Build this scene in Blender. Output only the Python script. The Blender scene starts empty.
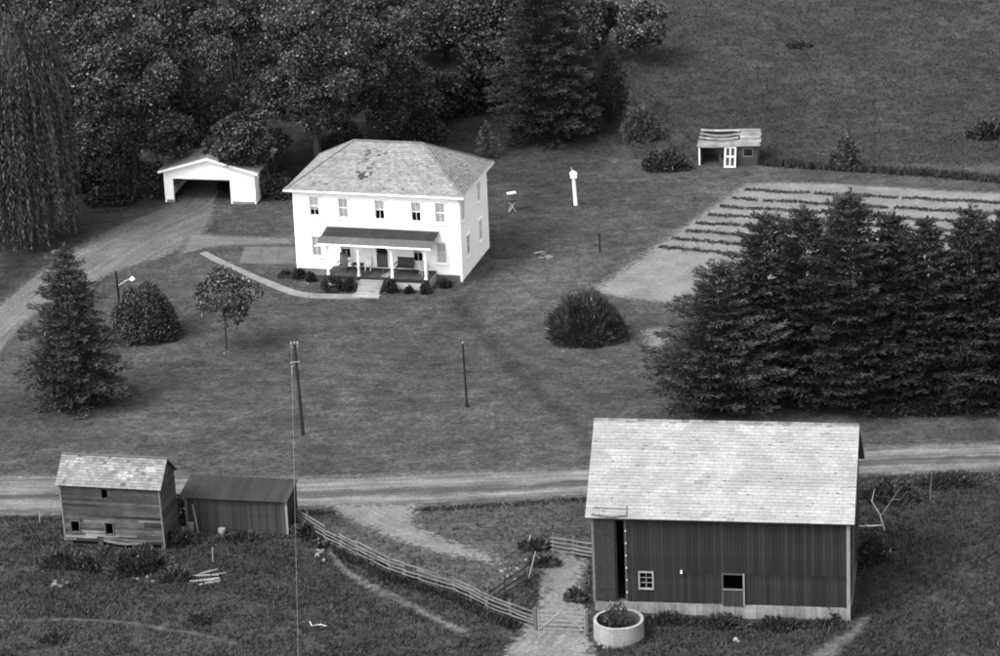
import bpy, math, random
import numpy as np
from mathutils import Vector, Matrix

random.seed(7)
RNG = np.random.default_rng(11)
scene = bpy.context.scene
COL = scene.collection

# ------------------------------------------------------------------ camera, sky, sun, exposure
F_PX, CX, CY = 3500.0, 500.0, 328.0            # focal length in pixels of the 1000 x 656 photograph
PITCH, ROLL, CAM_H = math.radians(20.2), math.radians(2.4), 83.0
CAM = np.array([0.0, -240.0, CAM_H])
FWD = np.array([0, math.cos(PITCH), -math.sin(PITCH)])
_R = np.array([1.0, 0, 0]); _U = np.cross(_R, FWD)
RIGHT = _R * math.cos(ROLL) - _U * math.sin(ROLL)
UP = _R * math.sin(ROLL) + _U * math.cos(ROLL)

cam_data = bpy.data.cameras.new('aerial_camera')
cam_data.sensor_width = 36.0
cam_data.lens = F_PX / 1000.0 * 36.0
cam_data.clip_start = 1.0
cam_data.clip_end = 6000.0
cam = bpy.data.objects.new('aerial_camera', cam_data)
m = Matrix.Identity(4)
for i in range(3):
    m[i][0], m[i][1], m[i][2], m[i][3] = RIGHT[i], UP[i], -FWD[i], CAM[i]
cam.matrix_world = m
COL.objects.link(cam)
scene.camera = cam

SUN_EL, SUN_AZ = math.radians(50), math.radians(237)   # azimuth clockwise from +Y: the sun stands to the left, on the camera's side
world = bpy.data.worlds.new('World')
scene.world = world
world.use_nodes = True
wn, wl = world.node_tree.nodes, world.node_tree.links
wn.clear()
sky = wn.new('ShaderNodeTexSky'); sky.sky_type = 'NISHITA'; sky.sun_disc = False
sky.sun_elevation = SUN_EL; sky.sun_rotation = SUN_AZ
sky.dust_density = 4.0; sky.air_density = 1.4
bw = wn.new('ShaderNodeRGBToBW')               # black-and-white photograph: the light has no hue
bg = wn.new('ShaderNodeBackground'); bg.inputs['Strength'].default_value = 0.15
wo = wn.new('ShaderNodeOutputWorld')
wl.new(sky.outputs[0], bw.inputs[0]); wl.new(bw.outputs[0], bg.inputs['Color']); wl.new(bg.outputs[0], wo.inputs['Surface'])

sun_d = bpy.data.lights.new('sun', 'SUN')
sun_d.energy = 0.65; sun_d.angle = math.radians(18); sun_d.color = (1, 1, 1)
sun = bpy.data.objects.new('sun', sun_d)
sdir = Vector((math.sin(SUN_AZ) * math.cos(SUN_EL), math.cos(SUN_AZ) * math.cos(SUN_EL), math.sin(SUN_EL)))
sun.rotation_euler = sdir.to_track_quat('Z', 'Y').to_euler()
sun.location = (-60, -60, 120)
COL.objects.link(sun)

vs = scene.view_settings
vs.view_transform = 'Standard'; vs.look = 'None'; vs.gamma = 1.0; vs.exposure = 1.85
vs.use_curve_mapping = False

scene.cycles.filter_width = 1.8

# ------------------------------------------------------------------ terrain and pixel -> ground
def sstep(a, b, x):
    t = np.clip((np.asarray(x, float) - a) / (b - a), 0, 1)
    return t * t * (3 - 2 * t)

def hz(x, y):
    x = np.asarray(x, float); y = np.asarray(y, float)
    d = np.clip(y - 24, 0, None)
    rise = 0.085 * d * d / (d + 14)
    rise = 25 * np.tanh(rise / 25)
    rough = sstep(-45, -52, y) + sstep(24, 34, y)
    n = (np.sin(x * .9 + 1.3 * np.sin(y * .43)) + np.sin(y * 1.1 + 1.7 * np.sin(x * .37 + 1))) * .05 \
        + np.sin(x * .23 + y * .19) * .07
    fade = 1 - sstep(110, 200, np.hypot(x, y))
    fall = -0.3 * sstep(-57.5, -62.5, y) - .2 * sstep(-63, -80, y)
    return rise + n * np.clip(rough, 0, 1) * fade + fall

def ray(px, py):
    d = FWD + RIGHT * (px - CX) / F_PX - UP * (py - CY) / F_PX
    return d / np.linalg.norm(d)

def G(px, py):
    """ground point seen at a pixel of the photograph"""
    d = ray(px, py); z = 0.0
    for _ in range(25):
        p = CAM + d * ((z - CAM[2]) / d[2])
        z = 0.5 * z + 0.5 * float(hz(p[0], p[1]))
    p[2] = float(hz(p[0], p[1]))
    return p

# ------------------------------------------------------------------ helpers
def tag(o, label=None, cat=None, group=None, kind=None):
    if label: o['label'] = label
    if cat: o['category'] = cat
    if group: o['group'] = group
    if kind: o['kind'] = kind
    return o

def empty(name, loc, rz=0.0):
    o = bpy.data.objects.new(name, None)
    o.location = loc; o.rotation_euler = (0, 0, rz)
    o.empty_display_size = .3
    COL.objects.link(o)
    return o

def link(name, me, parent=None, loc=(0, 0, 0), rot=(0, 0, 0)):
    o = bpy.data.objects.new(name, me)
    o.location = loc; o.rotation_euler = rot
    if parent is not None: o.parent = parent
    COL.objects.link(o)
    return o

def copy_tree(o, parent=None):
    c = o.copy(); COL.objects.link(c); c.parent = parent
    for ch in list(o.children): copy_tree(ch, c)
    return c

def np_mesh(name, V, Q, tone, mat, smooth=False):
    """mesh from arrays; tone is the albedo of every face"""
    V = np.asarray(V, np.float32).reshape(-1, 3); Q = np.asarray(Q, np.int32)
    k = Q.shape[1]; n = len(Q)
    me = bpy.data.meshes.new(name)
    me.vertices.add(len(V)); me.vertices.foreach_set('co', V.ravel())
    me.loops.add(n * k); me.loops.foreach_set('vertex_index', Q.ravel())
    me.polygons.add(n)
    me.polygons.foreach_set('loop_start', np.arange(0, n * k, k, dtype=np.int32))
    me.update(calc_edges=True)
    a = me.attributes.new('tone', 'FLOAT', 'FACE')
    a.data.foreach_set('value', np.asarray(tone, np.float32))
    if smooth: me.polygons.foreach_set('use_smooth', np.ones(n, bool))
    me.materials.append(mat)
    return me

class MB:
    def __init__(s): s.v, s.f, s.t = [], [], []
    def quad(s, a, b, c, d, tone):
        i = len(s.v); s.v += [tuple(a), tuple(b), tuple(c), tuple(d)]; s.f.append((i, i + 1, i + 2, i + 3)); s.t.append(tone)
    def poly(s, pts, tone):
        i = len(s.v); s.v += [tuple(p) for p in pts]; s.f.append(tuple(range(i, i + len(pts)))); s.t.append(tone)
    def box(s, x0, x1, y0, y1, z0, z1, tone):
        i = len(s.v)
        s.v += [(x0, y0, z0), (x1, y0, z0), (x1, y1, z0), (x0, y1, z0), (x0, y0, z1), (x1, y0, z1), (x1, y1, z1), (x0, y1, z1)]
        for f in ((0, 3, 2, 1), (4, 5, 6, 7), (0, 1, 5, 4), (1, 2, 6, 5), (2, 3, 7, 6), (3, 0, 4, 7)):
            s.f.append(tuple(i + k for k in f)); s.t.append(tone)
        return s
    def prism(s, bottom, top, tone):
        i = len(s.v); n = len(bottom)
        s.v += [tuple(p) for p in bottom] + [tuple(p) for p in top]
        s.f.append(tuple(i + k for k in reversed(range(n)))); s.t.append(tone)
        s.f.append(tuple(i + n + k for k in range(n))); s.t.append(tone)
        for k in range(n):
            j = (k + 1) % n
            s.f.append((i + k, i + j, i + n + j, i + n + k)); s.t.append(tone)
        return s
    def tube(s, pts, radii, tone, n=8, cap=True):
        pts = [Vector(p) for p in pts]
        if not hasattr(radii, '__len__'): radii = [radii] * len(pts)
        base = len(s.v)
        for k, p in enumerate(pts):
            d = (pts[min(k + 1, len(pts) - 1)] - pts[max(k - 1, 0)]).normalized()
            ref = Vector((1, 0, 0)) if abs(d.x) < .9 else Vector((0, 1, 0))
            e1 = d.cross(ref).normalized(); e2 = d.cross(e1)
            for j in range(n):
                a = 2 * math.pi * j / n
                s.v.append(tuple(p + (e1 * math.cos(a) + e2 * math.sin(a)) * radii[k]))
        for k in range(len(pts) - 1):
            for j in range(n):
                a, b = base + k * n + j, base + k * n + (j + 1) % n
                s.f.append((a, a + n, b + n, b)); s.t.append(tone)
        if cap:
            s.f.append(tuple(base + j for j in range(n))); s.t.append(tone)
            e = base + (len(pts) - 1) * n
            s.f.append(tuple(e + j for j in reversed(range(n)))); s.t.append(tone)
        return s
    def beam(s, a, b, w, h, tone):
        """box along a-b, w wide, h high"""
        a, b = Vector(a), Vector(b); d = (b - a).normalized()
        side = d.cross(Vector((0, 0, 1)))
        side = side.normalized() if side.length > 1e-3 else Vector((1, 0, 0))
        up = side.cross(d)
        o = [side * (w / 2 * i) + up * (h / 2 * j) for i, j in ((-1, -1), (1, -1), (1, 1), (-1, 1))]
        return s.prism([a + q for q in o], [b + q for q in o], tone)
    def mesh(s, name, mat):
        me = bpy.data.meshes.new(name)
        me.from_pydata(s.v, [], s.f)
        a = me.attributes.new('tone', 'FLOAT', 'FACE')
        a.data.foreach_set('value', np.array(s.t, np.float32))
        me.materials.append(mat)
        return me
    def build(s, name, mat, parent=None, loc=(0, 0, 0), rot=(0, 0, 0)):
        return link(name, s.mesh(name, mat), parent, loc, rot)

# ------------------------------------------------------------------ materials: grey, albedo from the "tone" attribute
ALBEDO = .82      # the film's rendering of everything but white paint and cloth
def make_mat(name, rough=.85, n_scale=3.0, n_amt=.25, bump=.0, b_scale=8.0, stretch=(1, 1, 1), obj_rand=0.0, spec=.25,
             coarse=0.0, c_scale=.35, coord='Object', gain=1.0):
    mt = bpy.data.materials.new(name); mt.use_nodes = True
    N, L = mt.node_tree.nodes, mt.node_tree.links
    b = N['Principled BSDF']
    at = N.new('ShaderNodeAttribute'); at.attribute_name = 'tone'
    gk = N.new('ShaderNodeMath'); gk.operation = 'MULTIPLY'; gk.inputs[1].default_value = gain * (1.0 if name in ('white_paint', 'curtain_cloth') else ALBEDO)
    L.new(at.outputs['Fac'], gk.inputs[0]); val = gk.outputs[0]
    tc = N.new('ShaderNodeTexCoord'); mp = N.new('ShaderNodeMapping')
    mp.inputs['Scale'].default_value = stretch
    if coord == 'World':
        ge = N.new('ShaderNodeNewGeometry'); L.new(ge.outputs['Position'], mp.inputs['Vector'])
    else:
        L.new(tc.outputs[coord], mp.inputs['Vector'])
    def mul(v, src, lo, hi):
        r = N.new('ShaderNodeMapRange'); r.inputs[1].default_value = .25; r.inputs[2].default_value = .75
        r.inputs[3].default_value = lo; r.inputs[4].default_value = hi
        L.new(src, r.inputs[0])
        k = N.new('ShaderNodeMath'); k.operation = 'MULTIPLY'
        L.new(v, k.inputs[0]); L.new(r.outputs[0], k.inputs[1])
        return k.outputs[0]
    if n_amt:
        nt = N.new('ShaderNodeTexNoise'); nt.inputs['Scale'].default_value = n_scale; nt.inputs['Detail'].default_value = 6
        nt.inputs['Roughness'].default_value = .65
        L.new(mp.outputs[0], nt.inputs['Vector'])
        val = mul(val, nt.outputs['Fac'], 1 - n_amt, 1 + n_amt)
    if coarse:
        n2 = N.new('ShaderNodeTexNoise'); n2.inputs['Scale'].default_value = c_scale; n2.inputs['Detail'].default_value = 4
        L.new(tc.outputs['Object'] if coord != 'World' else mp.outputs[0], n2.inputs['Vector'])
        val = mul(val, n2.outputs['Fac'], 1 - coarse, 1 + coarse)
    if obj_rand:
        oi = N.new('ShaderNodeObjectInfo')
        r = N.new('ShaderNodeMapRange'); r.inputs[3].default_value = 1 - obj_rand; r.inputs[4].default_value = 1 + obj_rand
        L.new(oi.outputs['Random'], r.inputs[0])
        k = N.new('ShaderNodeMath'); k.operation = 'MULTIPLY'
        L.new(val, k.inputs[0]); L.new(r.outputs[0], k.inputs[1]); val = k.outputs[0]
    cc = N.new('ShaderNodeCombineColor')
    for i in range(3): L.new(val, cc.inputs[i])
    L.new(cc.outputs[0], b.inputs['Base Color'])
    b.inputs['Roughness'].default_value = rough
    b.inputs['Specular IOR Level'].default_value = spec
    if bump:
        n3 = N.new('ShaderNodeTexNoise'); n3.inputs['Scale'].default_value = b_scale; n3.inputs['Detail'].default_value = 5
        L.new(mp.outputs[0], n3.inputs['Vector'])
        bp = N.new('ShaderNodeBump'); bp.inputs['Strength'].default_value = 1.0; bp.inputs['Distance'].default_value = bump
        L.new(n3.outputs['Fac'], bp.inputs['Height']); L.new(bp.outputs[0], b.inputs['Normal'])
    return mt

M = {}
M['paint'] = make_mat('white_paint', .6, 2.0, .05, .004, 30, coarse=.04, c_scale=.8)
M['shingle'] = make_mat('roof_shingle', .9, 6.0, .22, .01, 14, coarse=.12, c_scale=.5, gain=.66, spec=.1)
M['wood'] = make_mat('weathered_wood', .9, 3.0, .35, .012, 9, stretch=(6, 6, .5), obj_rand=.24, gain=.5, coarse=.22, c_scale=.6, spec=.08)
M['wood_h'] = make_mat('weathered_board', .9, 3.0, .6, .012, 9, stretch=(.8, 5, 9), obj_rand=.28, gain=.36, coarse=.35, c_scale=1.1, spec=.08)
M['timber'] = make_mat('grey_timber', .9, 5.0, .3, .008, 14, gain=.5, spec=.1)
M['concrete'] = make_mat('concrete', .9, 5.0, .25, .015, 12, coarse=.22, c_scale=.9, gain=.5, spec=.1)
M['metal'] = make_mat('dull_metal', .45, 8.0, .2, 0, spec=.5)
M['tin'] = make_mat('tin_roof', .9, 2.5, .3, .004, 10, stretch=(5, .6, 1), spec=.06, obj_rand=.15, gain=.62, coarse=.15)
M['dark'] = make_mat('dark_inside', .95, 3, .2)
M['bark'] = make_mat('bark', .95, 6, .4, .03, 10, stretch=(2, 2, .5), gain=.6, spec=.05)
M['leaf'] = make_mat('foliage', .5, .8, .18, coord='World', spec=.3, coarse=.3, c_scale=.45, gain=.95)
M['needle'] = make_mat('needles', .7, 1.0, .18, coord='World', spec=.25, coarse=.25, c_scale=.5)
M['grass'] = make_mat('grass_blades', .8, 1.2, .2, coord='World', spec=.1, coarse=.22, c_scale=.3)
M['cloth'] = make_mat('curtain_cloth', .9, 6, .08, gain=1.2)
M['stone'] = make_mat('stone', .9, 6, .3, .04, 7, gain=.4, spec=.1)

def glass_mat():
    mt = bpy.data.materials.new('window_glass'); mt.use_nodes = True
    N, L = mt.node_tree.nodes, mt.node_tree.links
    N.clear()
    o = N.new('ShaderNodeOutputMaterial'); mx = N.new('ShaderNodeMixShader')
    tr = N.new('ShaderNodeBsdfTransparent'); tr.inputs[0].default_value = (.86, .86, .86, 1)
    gl = N.new('ShaderNodeBsdfGlossy'); gl.inputs['Roughness'].default_value = .03; gl.inputs[0].default_value = (.9, .9, .9, 1)
    fr = N.new('ShaderNodeFresnel'); fr.inputs[0].default_value = 1.5
    nz = N.new('ShaderNodeTexNoise'); nz.inputs['Scale'].default_value = 1.5
    bp = N.new('ShaderNodeBump'); bp.inputs['Distance'].default_value = .01
    L.new(nz.outputs['Fac'], bp.inputs['Height']); L.new(bp.outputs[0], gl.inputs['Normal'])
    L.new(fr.outputs[0], mx.inputs[0]); L.new(tr.outputs[0], mx.inputs[1]); L.new(gl.outputs[0], mx.inputs[2])
    L.new(mx.outputs[0], o.inputs['Surface'])
    return mt
M['glass'] = glass_mat()

def ground_mat():
    """grass: albedo from the vertex attribute, mottled at several sizes, with fine blades in relief"""
    mt = bpy.data.materials.new('grass_ground'); mt.use_nodes = True
    N, L = mt.node_tree.nodes, mt.node_tree.links
    b = N['Principled BSDF']; b.inputs['Roughness'].default_value = .95; b.inputs['Specular IOR Level'].default_value = .05
    at = N.new('ShaderNodeAttribute'); at.attribute_name = 'gtone'
    ro = N.new('ShaderNodeAttribute'); ro.attribute_name = 'mown'
    ge = N.new('ShaderNodeNewGeometry')
    val = at.outputs['Fac']
    def noise(scale, detail, stretch=(1, 1, 1), rot=0):
        mp = N.new('ShaderNodeMapping'); mp.inputs['Scale'].default_value = stretch; mp.inputs['Rotation'].default_value = (0, 0, rot)
        L.new(ge.outputs['Position'], mp.inputs['Vector'])
        n = N.new('ShaderNodeTexNoise'); n.inputs['Scale'].default_value = scale; n.inputs['Detail'].default_value = detail
        n.inputs['Roughness'].default_value = .62
        L.new(mp.outputs[0], n.inputs['Vector']); return n.outputs['Fac']
    def mul(v, src, lo, hi, a=.3, c=.7):
        r = N.new('ShaderNodeMapRange'); r.inputs[1].default_value = a; r.inputs[2].default_value = c
        r.inputs[3].default_value = lo; r.inputs[4].default_value = hi; L.new(src, r.inputs[0])
        k = N.new('ShaderNodeMath'); k.operation = 'MULTIPLY'; L.new(v, k.inputs[0]); L.new(r.outputs[0], k.inputs[1]); return k.outputs[0]
    val = mul(val, noise(.11, 5), .72, 1.34)
    val = mul(val, noise(.55, 6), .66, 1.36)
    val = mul(val, noise(3.2, 6), .55, 1.5)
    val = mul(val, noise(1.3, 5), .72, 1.3)
    val = mul(val, noise(9.0, 4), .55, 1.5)
    st = noise(1.0, 4, (.3, 1.4, 1), .12)
    r = N.new('ShaderNodeMapRange'); r.inputs[1].default_value = .3; r.inputs[2].default_value = .7
    r.inputs[3].default_value = .82; r.inputs[4].default_value = 1.2; L.new(st, r.inputs[0])
    mx = N.new('ShaderNodeMix'); mx.inputs['A'].default_value = 1.0
    L.new(ro.outputs['Fac'], mx.inputs['Factor']); L.new(r.outputs[0], mx.inputs['B'])
    k = N.new('ShaderNodeMath'); k.operation = 'MULTIPLY'; L.new(val, k.inputs[0]); L.new(mx.outputs['Result'], k.inputs[1]); val = k.outputs[0]
    cc = N.new('ShaderNodeCombineColor')
    for i in range(3): L.new(val, cc.inputs[i])
    L.new(cc.outputs[0], b.inputs['Base Color'])
    bp = N.new('ShaderNodeBump'); bp.inputs['Distance'].default_value = .09
    L.new(noise(4.5, 6), bp.inputs['Height']); L.new(bp.outputs[0], b.inputs['Normal'])
    return mt
M['ground'] = ground_mat()

def sheet_mat(name, tone, streak=.3, fine=.25, ragged=.55, rut=None, spot=0.0):
    """gravel / soil sheet: wears out into the grass along a ragged edge"""
    mt = bpy.data.materials.new(name); mt.use_nodes = True
    N, L = mt.node_tree.nodes, mt.node_tree.links
    b = N['Principled BSDF']; b.inputs['Roughness'].default_value = .95; b.inputs['Specular IOR Level'].default_value = .08
    uv = N.new('ShaderNodeUVMap'); uv.uv_map = 'along'
    ge = N.new('ShaderNodeNewGeometry')
    ed = N.new('ShaderNodeAttribute'); ed.attribute_name = 'edge'
    def noise(vec, scale, detail, stretch=(1, 1, 1)):
        mp = N.new('ShaderNodeMapping'); mp.inputs['Scale'].default_value = stretch; L.new(vec, mp.inputs['Vector'])
        n = N.new('ShaderNodeTexNoise'); n.inputs['Scale'].default_value = scale; n.inputs['Detail'].default_value = detail
        n.inputs['Roughness'].default_value = .65
        L.new(mp.outputs[0], n.inputs['Vector']); return n.outputs['Fac']
    def rng(src, a, c, lo, hi):
        r = N.new('ShaderNodeMapRange'); r.inputs[1].default_value = a; r.inputs[2].default_value = c
        r.inputs[3].default_value = lo; r.inputs[4].default_value = hi; L.new(src, r.inputs[0]); return r.outputs[0]
    def math_(op, a, c):
        k = N.new('ShaderNodeMath'); k.operation = op
        for i, s in enumerate((a, c)):
            if isinstance(s, (int, float)): k.inputs[i].default_value = s
            else: L.new(s, k.inputs[i])
        return k.outputs[0]
    val = math_('MULTIPLY', rng(noise(ge.outputs['Position'], 5.0, 6), .3, .7, 1 - fine, 1 + fine), tone * ALBEDO)
    val = math_('MULTIPLY', val, rng(noise(ge.outputs['Position'], .45, 5), .3, .7, .74, 1.24))
    val = math_('MULTIPLY', val, rng(noise(uv.outputs[0], 1.0, 6, (.14, 2.6, 1)), .3, .7, 1 - streak, 1 + streak))
    if rut:
        cr = N.new('ShaderNodeValToRGB'); cr.color_ramp.interpolation = 'EASE'
        el = cr.color_ramp.elements
        el[0].position, el[0].color = rut[0][0], (rut[0][1],) * 3 + (1,)
        el[1].position, el[1].color = rut[-1][0], (rut[-1][1],) * 3 + (1,)
        for p, c in rut[1:-1]:
            e = el.new(p); e.color = (c, c, c, 1)
        vv = N.new('ShaderNodeUVMap'); vv.uv_map = 'across'
        sx = N.new('ShaderNodeSeparateXYZ'); L.new(vv.outputs[0], sx.inputs[0])
        wob = math_('ADD', sx.outputs[1], rng(noise(uv.outputs[0], .35, 3), .3, .7, -.05, .05))
        L.new(wob, cr.inputs[0])
        val = math_('MULTIPLY', val, cr.outputs[0])
    if spot:
        n = noise(ge.outputs['Position'], 9.0, 3)
        val = math_('MULTIPLY', val, rng(n, .62, .68, 1.0, 1 + spot))
    cc = N.new('ShaderNodeCombineColor')
    for i in range(3): L.new(val, cc.inputs[i])
    L.new(cc.outputs[0], b.inputs['Base Color'])
    nz = noise(ge.outputs['Position'], 2.6, 8)
    e2 = math_('ADD', ed.outputs['Fac'], rng(nz, .25, .75, -ragged, ragged))
    L.new(rng(e2, -.1, .65, 0.0, 1.0), b.inputs['Alpha'])
    bp = N.new('ShaderNodeBump'); bp.inputs['Distance'].default_value = .04
    L.new(noise(ge.outputs['Position'], 6.0, 6), bp.inputs['Height']); L.new(bp.outputs[0], b.inputs['Normal'])
    return mt

# ------------------------------------------------------------------ ground sheet
def px_line(pts): return np.array([G(*p)[:2] for p in pts])
def dist_line(X, Y, line):
    best = np.full(X.shape, 1e9)
    for a, c in zip(line[:-1], line[1:]):
        d = c - a; L2 = d @ d + 1e-9
        t = np.clip(((X - a[0]) * d[0] + (Y - a[1]) * d[1]) / L2, 0, 1)
        best = np.minimum(best, np.hypot(X - a[0] - t * d[0], Y - a[1] - t * d[1]))
    return best
def in_poly(X, Y, P):
    r = np.zeros(X.shape, bool); n = len(P)
    for i in range(n):
        x0, y0 = P[i]; x1, y1 = P[(i + 1) % n]
        if y0 == y1: continue
        c = ((y0 > Y) != (y1 > Y)) & (X < (x1 - x0) * (Y - y0) / (y1 - y0) + x0)
        r ^= c
    return r

YARD = px_line([(300, 513), (428, 509), (592, 499), (592, 556), (556, 556), (520, 585), (486, 606), (454, 590), (390, 570), (326, 538), (296, 520)])
def grass_fields(X, Y):
    """albedo of the grass and how closely it is mown, everywhere"""
    fore = sstep(-44.0, -46.0, Y)
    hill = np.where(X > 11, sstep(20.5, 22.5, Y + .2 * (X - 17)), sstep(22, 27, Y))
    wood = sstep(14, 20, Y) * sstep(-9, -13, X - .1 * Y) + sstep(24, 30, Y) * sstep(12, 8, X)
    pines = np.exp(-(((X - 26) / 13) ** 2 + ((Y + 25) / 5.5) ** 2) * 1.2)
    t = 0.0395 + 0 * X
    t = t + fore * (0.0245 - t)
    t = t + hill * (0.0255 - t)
    t = t + np.clip(wood, 0, 1) * (0.018 - t)  # shade beneath the massed trees, put into the ground albedo
    t = t + np.clip(pines * 1.3, 0, 1) * (0.021 - t)  # shade around the pine row, also painted into the grass tone
    yard = in_poly(X, Y, YARD)
    t = np.where(yard, .039, t)
    mown = np.clip(1 - fore - hill - wood + yard, 0, 1)
    tracks = [([(455, 300), (470, 318), (500, 355), (540, 395), (565, 418), (592, 445)], .6, .66),
              ([(500, 338), (530, 352), (570, 362), (620, 378), (655, 392)], .45, .76),
              ([(385, 303), (420, 300), (452, 291), (470, 282)], .22, .7),
              ([(0, 410), (40, 425), (80, 420)], .6, .85)]
    for pts, w, k in tracks:
        d = dist_line(X, Y, px_line(pts)); t = t * (1 - (1 - k) * np.exp(-(d / w) ** 2))
    # a darker strip of lawn behind the house and a paler one beside the garden
    d = dist_line(X, Y, px_line([(505, 320), (540, 285), (560, 250)])); t = t * (1 + .28 * np.exp(-(d / 2.6) ** 2))
    d = dist_line(X, Y, px_line([(500, 180), (560, 160), (520, 220)])); t = t * (1 - .30 * np.exp(-(d / 5.0) ** 2))
    d = dist_line(X, Y, px_line([(0, 636), (120, 640), (250, 656)])); t = t * (1 + .22 * np.exp(-(d / 2.5) ** 2))
    d = dist_line(X, Y, px_line([(0, 405), (60, 400), (110, 400)])); t = t * (1 - .3 * np.exp(-(d / 3.0) ** 2))  # the lone spruce's shade painted into the lawn at its foot
    d = dist_line(X, Y, px_line([(30, 262), (75, 225), (130, 200)])); t = t * (1 - .4 * np.exp(-(d / 2.5) ** 2))
    d = dist_line(X, Y, px_line([(0, 285), (20, 270)])); t = t * (1 - .4 * np.exp(-(d / 3.0) ** 2))
    return t, mown

def build_ground():
    core_x = np.arange(-62, 62.01, .4); core_y = np.arange(-84, 104.01, .4)
    out = np.array([4, 10, 20, 40, 80, 160, 320, 640, 1300, 2400.])
    xs = np.concatenate([core_x[0] - out[::-1], core_x, core_x[-1] + out])
    ys = np.concatenate([core_y[0] - out[::-1], core_y, core_y[-1] + out])
    X, Y = np.meshgrid(xs, ys)
    V = np.stack([X, Y, hz(X, Y)], -1).reshape(-1, 3)
    nx, ny = len(xs), len(ys)
    i = (np.arange(ny - 1)[:, None] * nx + np.arange(nx - 1)[None, :]).ravel()
    Q = np.stack([i, i + 1, i + nx + 1, i + nx], -1)
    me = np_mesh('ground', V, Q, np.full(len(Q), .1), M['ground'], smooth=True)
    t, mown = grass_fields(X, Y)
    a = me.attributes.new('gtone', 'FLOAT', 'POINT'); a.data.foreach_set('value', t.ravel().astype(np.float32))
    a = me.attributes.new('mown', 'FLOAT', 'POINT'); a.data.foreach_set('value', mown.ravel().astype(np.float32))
    o = link('ground', me); o['kind'] = 'structure'
build_ground()

def resample(P, n):
    P = np.asarray(P, float)
    # Catmull-Rom through the points, then even spacing
    Q = np.vstack([2 * P[0] - P[1], P, 2 * P[-1] - P[-2]]); out = []
    for i in range(1, len(Q) - 2):
        for t in np.linspace(0, 1, 16, endpoint=False):
            a, b, c, d = Q[i - 1:i + 3]
            out.append(.5 * (2 * b + (c - a) * t + (2 * a - 5 * b + 4 * c - d) * t ** 2 + (3 * b - 3 * c + d - a) * t ** 3))
    out.append(P[-1]); out = np.array(out)
    s = np.concatenate([[0], np.cumsum(np.linalg.norm(np.diff(out, axis=0), axis=1))])
    u = np.linspace(0, s[-1], n)
    return np.stack([np.interp(u, s, out[:, k]) for k in range(2)], -1), u

SHEETS = []
def sheet(name, side_a, side_b, mat, n=160, k=12, off=.03, ends=True, grow=.55):
    """draped strip between two edges given in photograph pixels"""
    A, u = resample(px_line(side_a), n); B, _ = resample(px_line(side_b), n)
    W = np.linalg.norm(B - A, axis=1, keepdims=True); D = (B - A) / np.maximum(W, 1e-6)
    A2, B2 = A - D * grow, B + D * grow
    v = np.linspace(0, 1, k)
    XY = A2[:, None] * (1 - v)[None, :, None] + B2[:, None] * v[None, :, None]
    X, Y = XY[..., 0], XY[..., 1]
    V = np.stack([X, Y, hz(X, Y) + off], -1).reshape(-1, 3)
    i = (np.arange(n - 1)[:, None] * k + np.arange(k - 1)[None, :]).ravel()
    Q = np.stack([i, i + 1, i + k + 1, i + k], -1)
    me = np_mesh(name, V, Q, np.full(len(Q), .3), mat, smooth=True)
    edge = np.minimum(v, 1 - v)[None, :] * (W + 2 * grow) - grow
    if ends:
        edge = np.minimum(edge, np.minimum(u, u[-1] - u)[:, None] - .1)
    a = me.attributes.new('edge', 'FLOAT', 'POINT'); a.data.foreach_set('value', edge.ravel().astype(np.float32))
    li = Q.ravel()
    UU = np.repeat(u, k); VV = (v[None, :] * (W + 2 * grow)).ravel(); V1 = np.tile(v, n)
    for nm, a_, b_ in (('along', UU, VV), ('across', UU, V1)):
        l = me.uv_layers.new(name=nm)
        l.data.foreach_set('uv', np.stack([a_[li], b_[li]], -1).astype(np.float32).ravel())
    o = link(name, me); o['kind'] = 'structure'
    SHEETS.append(np.vstack([A, B[::-1]]))
    return o

ROAD_TOP = [(-700, 482), (-350, 479), (-60, 476), (0, 475), (54, 475), (150, 476), (300, 476), (450, 471), (590, 466), (720, 457), (864, 446), (1000, 441), (1060, 438), (1400, 424), (1750, 410)]
ROAD_BOT = [(-700, 520), (-350, 518), (-60, 517), (0, 517), (54, 517), (180, 515), (300, 512), (428, 508), (590, 498), (720, 488), (864, 478), (1000, 473), (1060, 471), (1400, 458), (1750, 445)]
sheet('road', ROAD_TOP, ROAD_BOT,
      sheet_mat('road_gravel', .12, .5, .35, .4,
                rut=[(0, 1.35), (.12, 1.1), (.2, .85), (.3, 1.15), (.42, 1.0), (.5, .5), (.58, .62), (.68, 1.2), (.76, 1.0), (.82, .62), (.9, 1.15), (1, .8)]), n=560, k=24, ends=False)
sheet('driveway', [(-160, 440), (-40, 340), (0, 303), (40, 270), (85, 240), (140, 216), (165, 206), (176, 196), (188, 178)],
      [(-130, 505), (-25, 385), (0, 355), (35, 318), (110, 277), (165, 258), (200, 240), (216, 218), (226, 178)],
      sheet_mat('drive_gravel', .112, .3, .42, .6), n=200, k=20)
sheet('house_path', [(185, 232), (215, 234), (250, 236), (299, 237)], [(175, 257), (215, 248.5), (250, 246.5), (299, 246)],
      sheet_mat('path_gravel', 0.12, .2, .25, .3), n=70, k=10, off=.045, grow=.1)
sheet('barnyard', [(318, 503), (352, 524), (405, 546), (460, 560), (500, 566)], [(425, 503), (418, 522), (440, 535), (480, 548), (505, 560)],
      sheet_mat('yard_dirt', .135, .3, .35, 1.0), n=70, k=14, off=.04)
sheet('gate_track', [(560, 548), (540, 570), (537, 600), (520, 628), (490, 665)], [(592, 560), (585, 585), (588, 610), (592, 632), (600, 665)],
      sheet_mat('track_dirt', .135, .25, .4, .8, spot=.5), n=80, k=14, off=.04)
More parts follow.
